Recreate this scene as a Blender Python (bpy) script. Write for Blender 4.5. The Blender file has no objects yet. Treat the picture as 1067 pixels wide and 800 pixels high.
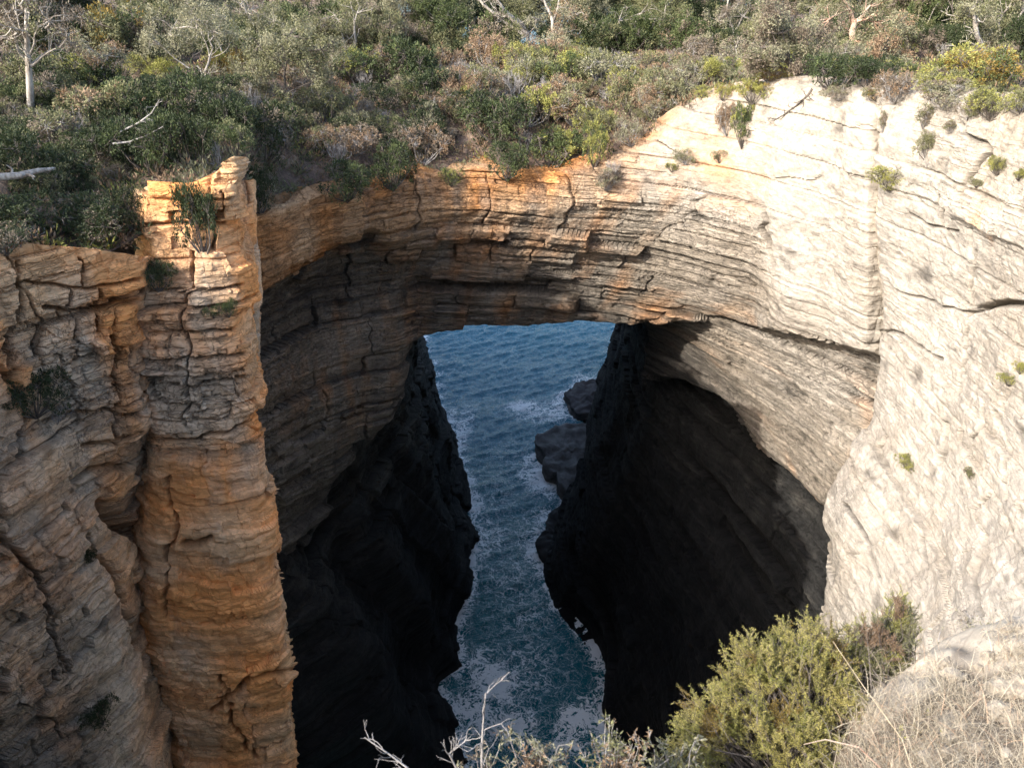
import bpy, math, random
import numpy as np
from mathutils import Vector, Matrix
random.seed(7); RNG = np.random.default_rng(11)
S = bpy.context.scene; COL = S.collection
F = 837.0; CX, CY = 533.5, 400.0; PITCH = math.radians(28); CAMZ = 56.0
CP, SP = math.cos(PITCH), math.sin(PITCH)

# ------------------------------------------------------------------ measuring helper: bearing from the lookout + distance -> world point
def W(px, py, Y=None, z=None):
    u = (px - CX) / F; v = (CY - py) / F
    dy = CP + SP * v; dz = -SP + CP * v
    t = (Y / dy) if Y is not None else ((z - CAMZ) / dz)
    return (u * t, dy * t, CAMZ + dz * t)

# ------------------------------------------------------------------ numpy noise
_perm = RNG.permutation(256).astype(np.int64); _perm = np.concatenate([_perm, _perm, _perm])
_g = RNG.normal(size=(256, 3)); _g /= np.linalg.norm(_g, axis=1)[:, None]
def noise(x, y, z):
    x = np.asarray(x, float); y = np.asarray(y, float) + 0 * x; z = np.asarray(z, float) + 0 * x
    xi = np.floor(x).astype(np.int64); yi = np.floor(y).astype(np.int64); zi = np.floor(z).astype(np.int64)
    xf = x - xi; yf = y - yi; zf = z - zi
    u = xf**3 * (xf * (xf * 6 - 15) + 10); v = yf**3 * (yf * (yf * 6 - 15) + 10); w = zf**3 * (zf * (zf * 6 - 15) + 10)
    def gr(a, b, c):
        h = _perm[_perm[_perm[(xi + a) & 255] + ((yi + b) & 255)] + ((zi + c) & 255)]
        g = _g[h]
        return g[..., 0] * (xf - a) + g[..., 1] * (yf - b) + g[..., 2] * (zf - c)
    l = lambda t, a, b: a + t * (b - a)
    return 1.6 * l(w, l(v, l(u, gr(0,0,0), gr(1,0,0)), l(u, gr(0,1,0), gr(1,1,0))), l(v, l(u, gr(0,0,1), gr(1,0,1)), l(u, gr(0,1,1), gr(1,1,1))))
def fbm(x, y, z, o=4, g=0.5):
    s = 0; a = 1
    for i in range(o):
        s = s + a * noise(x * 2**i + 17.3 * i, y * 2**i, z * 2**i + 5.1 * i); a *= g
    return s
def rnd(*k):
    s = 0
    for i, a in enumerate(k): s = s + np.asarray(a) * (12.9898, 78.233, 37.719, 93.989)[i]
    s = np.sin(s) * 43758.5453
    return s - np.floor(s)
def ss(a, b, x):
    t = np.clip((x - a) / (b - a), 0, 1); return t * t * (3 - 2 * t)

# ------------------------------------------------------------------ control nets
def interp(ctrl, axis, step, dist):
    """cubic Hermite along one axis; ctrl [R,C,K]; dist = K-dims used to measure lengths"""
    A = np.moveaxis(ctrl, axis, 0); n = len(A)
    seg = np.linalg.norm(A[1:, ..., dist] - A[:-1, ..., dist], axis=-1)
    Lm = seg.reshape(n - 1, -1).mean(1) + 1e-3; Lmax = seg.reshape(n - 1, -1).max(1)
    L = np.maximum(seg, .08 * Lm.reshape(-1, *[1] * (seg.ndim - 1)))[..., None]                      # every line of the net gets its own spacing
    d = (A[1:] - A[:-1]) / L
    m = np.empty_like(A); m[0] = d[0]; m[-1] = d[-1]
    for i in range(1, n - 1):      # monotone tangents: no overshoot, crisp arrises
        a, b, h1, h2 = d[i - 1], d[i], L[i - 1], L[i]; same = a * b > 0
        sa = np.where(same, a, 1.); sb = np.where(same, b, 1.)
        m[i] = np.where(same, 3 * (h1 + h2) / ((2 * h2 + h1) / sa + (h2 + 2 * h1) / sb), 0)
    out = []
    for i in range(n - 1):
        k = max(1, int(math.ceil(Lmax[i] * 0.5 / step + Lm[i] * 0.5 / step)))
        s = (np.arange(k) / k).reshape(-1, *[1] * (A.ndim - 1)); h = L[i]
        out.append((2*s**3 - 3*s**2 + 1) * A[i] + (s**3 - 2*s**2 + s) * h * m[i] + (-2*s**3 + 3*s**2) * A[i+1] + (s**3 - s**2) * h * m[i+1])
    out.append(A[-1:])
    return np.moveaxis(np.concatenate(out), 0, axis)

def net(cols, step=1.2, extra=None):
    """cols: list of columns; each column a list of points (px,py,Y, c) ; c = colour tuple index. returns dense arrays"""
    C = len(cols); R = len(cols[0]); K = 3 + 2 + 4
    A = np.zeros((R, C, K))
    for j, col in enumerate(cols):
        assert len(col) == R, (j, len(col), R)
        for i, p in enumerate(col):
            if len(p) > 3 and p[2] is None: w = W(p[0], p[1], z=p[3]); par = p[4:] 
            else: w = W(p[0], p[1], p[2]); par = p[3:]
            A[i, j, :3] = w
            A[i, j, 3:5] = (min(p[0], 1110) + max(p[0] - 1110, 0) * .15 if p[0] > 0 else p[0] * .3 - 0, p[1])
            A[i, j, 5:5 + len(par)] = par
    B = interp(A, 0, step, slice(3, 5)); B = interp(B, 1, step, slice(3, 5))
    return B

def normals(P):
    du = np.gradient(P, axis=1); dv = np.gradient(P, axis=0)
    n = np.cross(du, dv); l = np.linalg.norm(n, axis=-1, keepdims=True); return n / np.maximum(l, 1e-9)

def grid_mesh(name, P, mat, attrs=None, flip=False, smooth=True, parent=None, cut=None):
    R, C = P.shape[:2]
    me = bpy.data.meshes.new(name)
    idx = np.arange(R * C).reshape(R, C)
    q = np.stack([idx[:-1, :-1], idx[:-1, 1:], idx[1:, 1:], idx[1:, :-1]], -1).reshape(-1, 4)
    if cut is not None:
        c = cut[:-1, :-1] & cut[:-1, 1:] & cut[1:, 1:] & cut[1:, :-1]
        q = q[~c.reshape(-1)]
    if flip: q = q[:, ::-1]
    me.vertices.add(R * C); me.vertices.foreach_set('co', P.reshape(-1).astype(np.float32))
    me.loops.add(q.size); me.loops.foreach_set('vertex_index', q.reshape(-1).astype(np.int32))
    me.polygons.add(len(q)); me.polygons.foreach_set('loop_start', (np.arange(len(q)) * 4).astype(np.int32))
    me.polygons.foreach_set('use_smooth', np.full(len(q), smooth))
    me.update(calc_edges=True)
    for k, v in (attrs or {}).items():
        v = np.asarray(v, np.float32)
        if v.ndim == 3:
            a = me.attributes.new(k, 'FLOAT_COLOR', 'POINT')
            rgba = np.ones((R * C, 4), np.float32); rgba[:, :3] = v.reshape(-1, 3); a.data.foreach_set('color', rgba.reshape(-1))
        else:
            a = me.attributes.new(k, 'FLOAT', 'POINT'); a.data.foreach_set('value', v.reshape(-1))
    me.materials.append(mat)
    o = bpy.data.objects.new(name, me); COL.objects.link(o)
    if parent: o.parent = parent
    return o
def tag(o, label=None, cat=None, group=None, kind=None):
    if label: o['label'] = label
    if cat: o['category'] = cat
    if group: o['group'] = group
    if kind: o['kind'] = kind
    return o

# ------------------------------------------------------------------ bedded rock relief
def beds(seed, tmean, lo=-60, hi=190):
    r = np.random.default_rng(seed); t = tmean * np.exp(r.normal(0, .55, int((hi - lo) / tmean * 1.6)))
    return lo + np.cumsum(t)
def relief(u, z, P, seed, tmean, bw, amp, groove, warp=.5, wl=9., sharp=.05, blocky=0.):
    """u metres along the wall, z height -> outward offset, plus crack mask"""
    w = z + warp * fbm(u / wl, z / wl * .5, seed + 0 * z, 3) + .05 * noise(u / 1.3, z / .6, 3. + seed) 
    b = beds(seed, tmean); k = np.clip(np.searchsorted(b, w), 1, len(b) - 1)
    t = b[k] - b[k - 1]; f = (w - b[k - 1]) / t
    width = bw * (.5 + 1.2 * rnd(k, seed)) * np.clip(t / tmean, .5, 2.2)
    uu = u + .25 * noise(u / 1.5, z / .7, seed + 9.) * min(1, bw) 
    c = uu / width + 17 * rnd(k, seed + 3); j = np.floor(c); g = c - j
    rb = rnd(k, seed + 1.5); rj = rnd(k, j, seed)
    # beds step in and out and the step fades along the wall
    fade = .5 + .5 * noise(u / 6., z / 5., seed + 31.)
    off = amp * ((rb - .5) * 1.2 + (rj - .5) * (.9 * fade + .35))
    dz = np.minimum(f, 1 - f) * t; du = np.minimum(g, 1 - g) * width
    crack_b = np.exp(-(dz / sharp)**2) * ss(.2, .75, rnd(k, seed + 8) * .6 + .35 * (noise(u / 4., z * .8, seed + 2.) + .8))
    crack_j = np.exp(-(du / sharp)**2) * (rnd(k, j, seed + 5) > .45)
    # rounded lower lip, slightly overhanging beds
    belly = amp * .35 * (1 - (1 - f)**4) * (rb > .3) - amp * .3 * np.clip(1 - f * t / (.25 * tmean), 0, 1)**2
    off = off * (1 - blocky) + blocky * amp * ((rb - .5) * .9 + (rj - .5) * 1.7); belly = belly * (1 - blocky)
    return off + belly * .6 - groove * np.maximum(crack_b, .7 * crack_j), np.maximum(crack_b, crack_j), (rb - .5) * .5 + (rj - .5) * .5

import time as _t; T0 = _t.time()
def rock(name, cols, mat, pal, step=1.15, seed=1, big=.5, lay=.45, fine=.12, tl=1.3, tf=.28, bw=2.6, flip=False, dip=0., vert=0., uax=None, post=None, blocky=.35, jag=.0, cracks=(), edge=None, kind='structure'):
    B = net(cols, step); P = B[..., :3].copy()
    N = -normals(P)          # towards the open air

    for _ in range(6):
        N[1:-1] = (N[:-2] + N[1:-1] * 2 + N[2:]) / 4; N[:, 1:-1] = (N[:, :-2] + N[:, 1:-1] * 2 + N[:, 2:]) / 4
    Nh = N.copy(); Nh[..., 2] *= .45; Nh /= np.linalg.norm(Nh, axis=-1, keepdims=True)
    # along-wall metres from plan position
    if uax is None: u = P[..., 0] * .8 + P[..., 1] * .6 * np.sign(P[..., 0].mean() + 1e-3) * 1.0
    else: u = P[..., 0] * uax[0] + P[..., 1] * uax[1]
    x, y, z = P[..., 0], P[..., 1], P[..., 2]
    K = B[..., 5]; ST = np.clip(B[..., 6], 0, 3)        # colour index value, relief strength
    zz = z + dip * u
    d1, c1, t1 = relief(u, zz, P, seed, tl, bw, lay, .22, sharp=.05, blocky=blocky, warp=.36 - .2 * blocky)
    d2, c2, t2 = relief(u, zz, P, seed + 7, tf, bw * .45, fine, .07, warp=.22 - .1 * blocky, wl=5., sharp=.03, blocky=blocky)
    d3, c3, t3 = relief(z * .6 + u * .1, u * 1. + 40, P, seed + 13, 3.2, 6., lay * .8, .3, warp=.6, wl=6., sharp=.07) if vert else (0, 0, 0)
    w_fine = np.clip(.55 + .9 * noise(x / 5, y / 5, z / 2.5), .1, 1.3)
    d = big * fbm(x / 7, y / 7, z / 9, 4, .38) + ST * (d1 + d2 * w_fine) + vert * d3
    d = d + .05 * fbm(x / .5, y / .5, z / .4, 3) + .05 * (1 - np.abs(noise(u / .9, y / 3, z / 2.2)) * 2) + .05 * (np.abs(((u * .55 + z * .35 + 1.1 * noise(x / 5, y / 5, z / 5)) % 1) - .5) + np.abs(((u * .23 - z * .31 + 1.5 * noise(x / 7, y / 7, z / 7 + 3)) % 1) - .5))
    if post is not None: d = d + post(B, P, u)
    d = d * np.clip(B[..., 8], 0, 1)
    # the large open joints of this face
    ck = np.zeros(x.shape); qx = B[..., 3] + 2.2 * noise(u / .5, z / .5, 3. + 0 * z) + 2. * noise(u / 1.6, z / 1.6, 8. + 0 * z); qy = B[..., 4] + 2.2 * noise(u / .5, z / .5, 5. + 0 * z) + 2. * noise(u / 1.6, z / 1.6, 1. + 0 * z)
    for pts, wpx, dep in cracks:
        for (ax_, ay_), (bx_, by_) in zip(pts[:-1], pts[1:]):
            rg = 4.5 * wpx; bx = (qx > min(ax_, bx_) - rg) & (qx < max(ax_, bx_) + rg) & (qy > min(ay_, by_) - rg) & (qy < max(ay_, by_) + rg)
            if not bx.any(): continue
            X_, Y_ = qx[bx], qy[bx]; t_ = np.clip(((X_ - ax_) * (bx_ - ax_) + (Y_ - ay_) * (by_ - ay_)) / ((bx_ - ax_)**2 + (by_ - ay_)**2), 0, 1)
            g_ = np.exp(-(np.hypot(X_ - ax_ - t_ * (bx_ - ax_), Y_ - ay_ - t_ * (by_ - ay_)) / wpx)**2); more = np.maximum(g_ - ck[bx], 0); d[bx] -= dep * more; ck[bx] += more
    if jag:
        for q, (th, am) in enumerate(((1.3, 1.0), (.45, .55))):
            lay_ = np.floor((z + .3 * noise(u / 2, z / 2, q + 0. * z)) / th + .35 * np.floor(u / (th * 1.4))); P[..., 0] += jag * am * (rnd(lay_, seed + q) - .5); P[..., 1] += jag * am * (rnd(lay_, seed + q + 5) - .5)
        P[..., 0] += .5 * jag * fbm(x / .8, y / .8, z / 1.1, 3)
    P += Nh * d[..., None]
    O = np.clip(B[..., 7], 0, 1.2)
    ramp = np.array(pal, float)
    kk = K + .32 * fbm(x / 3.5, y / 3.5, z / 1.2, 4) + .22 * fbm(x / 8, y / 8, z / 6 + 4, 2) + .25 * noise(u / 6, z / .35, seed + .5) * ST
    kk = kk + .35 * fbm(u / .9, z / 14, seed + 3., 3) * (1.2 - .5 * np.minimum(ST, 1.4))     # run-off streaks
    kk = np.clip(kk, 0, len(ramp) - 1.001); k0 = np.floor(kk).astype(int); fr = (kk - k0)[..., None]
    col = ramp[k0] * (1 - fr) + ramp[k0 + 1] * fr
    om = np.clip(O * 1.35 + .55 * fbm(u / 1.1, z / 7, seed + 4., 4) + .3 * noise(x / 4, y / 4, z / 3) + .5 * t1 + .3 * t2 - .22, 0, 1) * (O > .02)
    lum = np.clip(col.mean(-1, keepdims=True) / .27, .2, 1.5)
    hue = ss(-.5, .6, noise(x / 2.2, y / 2.2, z / 2.6))[..., None]
    oc = (np.array([.54, .24, .08]) * (1 - hue) + np.array([.47, .30, .165]) * hue) * lum
    col = col * (1 - om[..., None]) + oc * om[..., None]
    col = col * (1 + np.clip(ST, .3, 1) * (.42 * t1 + .30 * t2))[..., None]
    dark = ss(.45, 1.1, fbm(x / 2.4, y / 2.4, z / 1.5 + 30, 4)) * np.clip(1.3 - O, 0, 1) * np.clip(B[..., 8], 0, 1.3)     # lichen patches
    col = col * (1 - .62 * dark[..., None])
    crk = np.clip(np.maximum(np.maximum(c1, .6 * c2) * ST, ck * 1.2), 0, 1)
    o = grid_mesh(name, P, mat, {'rockcol': col, 'crack': crk, 'jointed': ST}, flip=flip, smooth=False)
    tag(o, kind=kind)
    print('TIME', name, P.shape, round(_t.time() - T0, 1)); return o, P, B
# ------------------------------------------------------------------ materials
def nt(name):
    m = bpy.data.materials.new(name); m.use_nodes = True; n = m.node_tree; n.nodes.clear(); return m, n
def N_(n, t, **k):
    x = n.nodes.new(t)
    for a, b in k.items():
        if a == 'i':
            for q, v in b.items(): x.inputs[q].default_value = v
        else: setattr(x, a, b)
    return x
def rock_material(name='bedded_rock', bump=1.0):
    m, n = nt(name); L = n.links.new
    out = N_(n, 'ShaderNodeOutputMaterial'); bs = N_(n, 'ShaderNodeBsdfPrincipled'); L(bs.outputs[0], out.inputs[0])
    at = N_(n, 'ShaderNodeAttribute', attribute_name='rockcol'); ck = N_(n, 'ShaderNodeAttribute', attribute_name='crack'); jt = N_(n, 'ShaderNodeAttribute', attribute_name='jointed')
    tc = N_(n, 'ShaderNodeTexCoord')
    mp = N_(n, 'ShaderNodeMapping'); mp.inputs['Scale'].default_value = (.55, .55, 2.6); L(tc.outputs['Object'], mp.inputs[0])
    n1 = N_(n, 'ShaderNodeTexNoise', i={'Scale': 1.3, 'Detail': 9, 'Roughness': .68}); L(mp.outputs[0], n1.inputs[0])
    n2 = N_(n, 'ShaderNodeTexNoise', i={'Scale': 3.2, 'Detail': 8, 'Roughness': .72}); L(tc.outputs['Object'], n2.inputs[0])
    r1 = N_(n, 'ShaderNodeMapRange', i={1: .3, 2: .7, 3: .74, 4: 1.24}); L(n1.outputs[0], r1.inputs[0])
    r2 = N_(n, 'ShaderNodeMapRange', i={1: .3, 2: .7, 3: .80, 4: 1.19}); L(n2.outputs[0], r2.inputs[0])
    mu = N_(n, 'ShaderNodeMath', operation='MULTIPLY'); L(r1.outputs[0], mu.inputs[0]); L(r2.outputs[0], mu.inputs[1])
    # small lichen and iron specks
    v = N_(n, 'ShaderNodeTexNoise', i={'Scale': 11, 'Detail': 5, 'Roughness': .6}); L(tc.outputs['Object'], v.inputs[0])
    vr = N_(n, 'ShaderNodeMapRange', i={1: .62, 2: .72, 3: 1, 4: .6}); L(v.outputs[0], vr.inputs[0])
    mu2 = N_(n, 'ShaderNodeMath', operation='MULTIPLY'); L(mu.outputs[0], mu2.inputs[0]); L(vr.outputs[0], mu2.inputs[1])
    cr = N_(n, 'ShaderNodeMapRange', i={1: 0, 2: 1, 3: 1, 4: .55}); L(ck.outputs['Fac'], cr.inputs[0])
    mu3 = N_(n, 'ShaderNodeMath', operation='MULTIPLY'); L(mu2.outputs[0], mu3.inputs[0]); L(cr.outputs[0], mu3.inputs[1])
    vm = N_(n, 'ShaderNodeVectorMath', operation='SCALE'); L(at.outputs['Color'], vm.inputs[0]); L(mu3.outputs[0], vm.inputs['Scale'])
    L(vm.outputs[0], bs.inputs['Base Color']); bs.inputs['Roughness'].default_value = .88; bs.inputs['Specular IOR Level'].default_value = .25
    # hairline partings: long ones along the bedding, short ones across it, and joint-bounded blocks
    dist = N_(n, 'ShaderNodeTexNoise', i={'Scale': .9, 'Detail': 5, 'Roughness': .6}); L(tc.outputs['Object'], dist.inputs[0])
    dm = N_(n, 'ShaderNodeVectorMath', operation='MULTIPLY_ADD'); L(dist.outputs['Color'], dm.inputs[0]); dm.inputs[1].default_value = (.6, .6, .16); L(tc.outputs['Object'], dm.inputs[2])
    lines = []
    for sc, thr in (((.35, .35, 2.1), .035), ((1.1, 1.1, 6.0), .03), ((1.6, 1.6, .45), .022)):
        q = N_(n, 'ShaderNodeMapping'); q.inputs['Scale'].default_value = sc; L(dm.outputs[0], q.inputs[0])
        w = N_(n, 'ShaderNodeTexNoise', i={'Scale': 1.0, 'Detail': 3, 'Roughness': .55}); L(q.outputs[0], w.inputs[0])
        a = N_(n, 'ShaderNodeMath', operation='SUBTRACT'); L(w.outputs[0], a.inputs[0]); a.inputs[1].default_value = .5
        b = N_(n, 'ShaderNodeMath', operation='ABSOLUTE'); L(a.outputs[0], b.inputs[0])
        r_ = N_(n, 'ShaderNodeMapRange', i={1: 0, 2: thr * .5, 3: 0, 4: 1}); L(b.outputs[0], r_.inputs[0]); lines.append(r_)
    vm0 = N_(n, 'ShaderNodeMapping'); vm0.inputs['Scale'].default_value = (.75, .75, 1.7); L(dm.outputs[0], vm0.inputs[0])
    vo = N_(n, 'ShaderNodeTexVoronoi', feature='DISTANCE_TO_EDGE', i={'Scale': 1.0}); L(vm0.outputs[0], vo.inputs[0])
    vr2 = N_(n, 'ShaderNodeMapRange', i={1: 0, 2: .03, 3: .35, 4: 1}); L(vo.outputs[0], vr2.inputs[0])
    vc = N_(n, 'ShaderNodeTexVoronoi', i={'Scale': 1.0}); L(vm0.outputs[0], vc.inputs[0])
    sx = N_(n, 'ShaderNodeSeparateColor'); L(vc.outputs['Color'], sx.inputs[0])
    tone = N_(n, 'ShaderNodeMapRange', i={1: 0, 2: 1, 3: .92, 4: 1.08}); L(sx.outputs[0], tone.inputs[0])
    ln = N_(n, 'ShaderNodeMath', operation='MULTIPLY'); L(lines[0].outputs[0], ln.inputs[0]); L(lines[1].outputs[0], ln.inputs[1])
    ln2 = N_(n, 'ShaderNodeMath', operation='MULTIPLY'); L(ln.outputs[0], ln2.inputs[0]); L(lines[2].outputs[0], ln2.inputs[1])
    ln3 = N_(n, 'ShaderNodeMath', operation='MULTIPLY'); L(ln2.outputs[0], ln3.inputs[0]); L(vr2.outputs[0], ln3.inputs[1])
    soft = N_(n, 'ShaderNodeMapRange', i={1: .25, 2: .9, 3: .5, 4: 0}); L(jt.outputs['Fac'], soft.inputs[0])     # massive rock shows fewer partings
    lm = N_(n, 'ShaderNodeMix', data_type='FLOAT'); L(soft.outputs[0], lm.inputs[0]); L(ln3.outputs[0], lm.inputs[2]); lm.inputs[3].default_value = .97; ln3 = lm
    lc = N_(n, 'ShaderNodeMapRange', i={1: 0, 2: 1, 3: .60, 4: 1.02}); L(ln3.outputs[0], lc.inputs[0])
    mu4 = N_(n, 'ShaderNodeMath', operation='MULTIPLY'); L(lc.outputs[0], mu4.inputs[0]); L(tone.outputs[0], mu4.inputs[1])
    mu5 = N_(n, 'ShaderNodeMath', operation='MULTIPLY'); L(mu4.outputs[0], mu5.inputs[0]); L(mu3.outputs[0], mu5.inputs[1]); L(mu5.outputs[0], vm.inputs['Scale'])
    # relief below the mesh resolution: laminae + grain
    mp2 = N_(n, 'ShaderNodeMapping'); mp2.inputs['Scale'].default_value = (.6, .6, 3.0); L(tc.outputs['Object'], mp2.inputs[0])
    n3 = N_(n, 'ShaderNodeTexNoise', i={'Scale': 1.6, 'Detail': 10, 'Roughness': .7}); L(mp2.outputs[0], n3.inputs[0])
    ad = N_(n, 'ShaderNodeMath', operation='ADD'); L(n3.outputs[0], ad.inputs[0]); L(n2.outputs[0], ad.inputs[1])
    ad2 = N_(n, 'ShaderNodeMath', operation='MULTIPLY_ADD'); L(ln3.outputs[0], ad2.inputs[0]); ad2.inputs[1].default_value = .45; L(ad.outputs[0], ad2.inputs[2])
    bs_ = N_(n, 'ShaderNodeMapRange', i={1: .2, 2: .9, 3: .26, 4: .95}); L(jt.outputs['Fac'], bs_.inputs[0])
    bp = N_(n, 'ShaderNodeBump', i={'Distance': .14}); L(bs_.outputs[0], bp.inputs['Strength']); L(ad2.outputs[0], bp.inputs['Height'])
    L(bp.outputs[0], bs.inputs['Normal'])
    return m
ROCK = rock_material()
PAL = [(.018,.018,.019), (.065,.06,.055), (.20,.172,.14), (.325,.275,.215), (.385,.347,.295)]

PAL_SHADE = [(.004,.004,.0043), (.028,.027,.025), (.11,.10,.085), (.30,.26,.20), (.4,.36,.3)]  # rock ramp darkened to paint the gorge's deep shade into its colour
PALW = [(.02,.02,.02), (.15,.135,.115), (.48,.385,.28), (.64,.52,.38), (.66,.575,.46)]  # rock ramp lifted on the left columns, standing in for fill light
# ------------------------------------------------------------------ the big face: overhung band left, arch front, pale wall right
def c3(px, pts, K, ST, O, D=1.0):
    """pts: (py,Y) or (px,py,Y); K, ST, O lists per row"""
    out = []
    for i, p in enumerate(pts):
        if len(p) == 2: p = (px, p[0], p[1])
        f = lambda q: q[i] if isinstance(q, (list, tuple)) else q
        out.append((p[0], p[1], p[2], f(K), f(ST), f(O), f(D)))
    return out
face = [  # lower rows of the left alcove coloured darker to paint its shade
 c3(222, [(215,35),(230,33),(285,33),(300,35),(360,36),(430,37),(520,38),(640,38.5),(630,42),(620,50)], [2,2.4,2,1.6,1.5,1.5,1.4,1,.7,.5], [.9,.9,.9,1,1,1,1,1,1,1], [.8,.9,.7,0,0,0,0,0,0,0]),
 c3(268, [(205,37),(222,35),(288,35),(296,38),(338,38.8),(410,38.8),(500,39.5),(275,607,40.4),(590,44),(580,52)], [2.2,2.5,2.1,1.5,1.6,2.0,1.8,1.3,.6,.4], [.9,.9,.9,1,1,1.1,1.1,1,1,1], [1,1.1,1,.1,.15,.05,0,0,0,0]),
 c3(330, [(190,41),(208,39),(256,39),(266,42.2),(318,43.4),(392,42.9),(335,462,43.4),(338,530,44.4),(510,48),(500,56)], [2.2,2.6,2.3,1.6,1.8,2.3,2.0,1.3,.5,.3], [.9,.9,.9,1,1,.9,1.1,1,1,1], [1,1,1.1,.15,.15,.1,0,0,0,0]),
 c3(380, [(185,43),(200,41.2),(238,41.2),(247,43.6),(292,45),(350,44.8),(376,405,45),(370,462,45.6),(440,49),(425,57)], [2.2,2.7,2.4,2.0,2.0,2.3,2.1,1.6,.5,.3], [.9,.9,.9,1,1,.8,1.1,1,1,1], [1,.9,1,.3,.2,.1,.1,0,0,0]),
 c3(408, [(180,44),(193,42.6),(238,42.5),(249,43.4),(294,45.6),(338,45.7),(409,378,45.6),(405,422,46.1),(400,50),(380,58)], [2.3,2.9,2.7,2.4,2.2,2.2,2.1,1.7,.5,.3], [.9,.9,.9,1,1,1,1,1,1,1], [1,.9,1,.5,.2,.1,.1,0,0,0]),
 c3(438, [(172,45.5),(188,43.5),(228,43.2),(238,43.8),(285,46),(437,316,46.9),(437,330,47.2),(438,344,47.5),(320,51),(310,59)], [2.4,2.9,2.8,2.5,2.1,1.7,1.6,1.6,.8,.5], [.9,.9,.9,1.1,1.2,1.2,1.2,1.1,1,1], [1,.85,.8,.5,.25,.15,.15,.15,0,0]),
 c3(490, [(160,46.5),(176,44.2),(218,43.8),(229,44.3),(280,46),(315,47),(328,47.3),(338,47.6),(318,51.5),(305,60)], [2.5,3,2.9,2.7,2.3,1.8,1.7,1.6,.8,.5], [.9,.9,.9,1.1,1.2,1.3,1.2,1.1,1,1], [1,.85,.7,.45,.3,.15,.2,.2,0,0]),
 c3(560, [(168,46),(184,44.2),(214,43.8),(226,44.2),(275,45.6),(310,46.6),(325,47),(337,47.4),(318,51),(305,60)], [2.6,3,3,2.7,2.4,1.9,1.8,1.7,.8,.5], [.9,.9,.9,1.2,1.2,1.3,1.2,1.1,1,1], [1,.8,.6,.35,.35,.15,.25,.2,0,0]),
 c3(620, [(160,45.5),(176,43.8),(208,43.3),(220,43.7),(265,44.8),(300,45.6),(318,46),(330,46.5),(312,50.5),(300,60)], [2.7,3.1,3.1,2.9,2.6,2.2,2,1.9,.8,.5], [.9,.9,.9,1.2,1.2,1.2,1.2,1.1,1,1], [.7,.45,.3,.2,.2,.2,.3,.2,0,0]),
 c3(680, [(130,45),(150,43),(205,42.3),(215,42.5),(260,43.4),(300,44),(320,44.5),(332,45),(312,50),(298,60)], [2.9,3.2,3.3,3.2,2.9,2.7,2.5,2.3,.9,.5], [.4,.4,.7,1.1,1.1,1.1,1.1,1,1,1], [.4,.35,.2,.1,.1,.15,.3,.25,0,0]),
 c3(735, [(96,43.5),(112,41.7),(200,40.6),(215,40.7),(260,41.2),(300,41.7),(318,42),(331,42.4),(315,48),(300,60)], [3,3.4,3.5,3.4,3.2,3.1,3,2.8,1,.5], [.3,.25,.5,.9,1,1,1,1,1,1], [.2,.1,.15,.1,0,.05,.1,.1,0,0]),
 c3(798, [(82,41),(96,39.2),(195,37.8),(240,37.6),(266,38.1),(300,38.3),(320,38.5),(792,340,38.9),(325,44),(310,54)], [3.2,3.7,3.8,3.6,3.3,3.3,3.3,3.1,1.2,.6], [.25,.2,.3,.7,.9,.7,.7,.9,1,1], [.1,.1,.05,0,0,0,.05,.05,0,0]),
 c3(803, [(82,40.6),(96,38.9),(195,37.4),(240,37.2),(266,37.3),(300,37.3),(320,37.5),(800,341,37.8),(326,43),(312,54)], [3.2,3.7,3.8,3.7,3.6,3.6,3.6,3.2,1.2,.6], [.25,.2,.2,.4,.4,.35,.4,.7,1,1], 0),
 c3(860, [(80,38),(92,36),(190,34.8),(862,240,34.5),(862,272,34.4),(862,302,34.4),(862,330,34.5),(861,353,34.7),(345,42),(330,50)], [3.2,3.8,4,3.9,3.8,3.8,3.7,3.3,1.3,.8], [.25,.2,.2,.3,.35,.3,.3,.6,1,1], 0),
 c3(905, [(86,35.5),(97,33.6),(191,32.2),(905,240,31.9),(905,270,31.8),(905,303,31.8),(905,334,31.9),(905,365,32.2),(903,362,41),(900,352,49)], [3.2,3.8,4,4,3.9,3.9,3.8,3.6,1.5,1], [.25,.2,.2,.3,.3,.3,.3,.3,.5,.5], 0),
 c3(932, [(86,35.9),(99,33.8),(193,32.5),(932,242,32.2),(932,276,32.2),(930,312,32.2),(929,345,32.3),(928,374,32.5),(926,372,41),(922,362,49)], [3.2,3.8,4,4,3.9,3.9,3.8,3.6,1.5,1], [.25,.2,.2,.3,.3,.3,.3,.3,.5,.5], 0),
]
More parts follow.
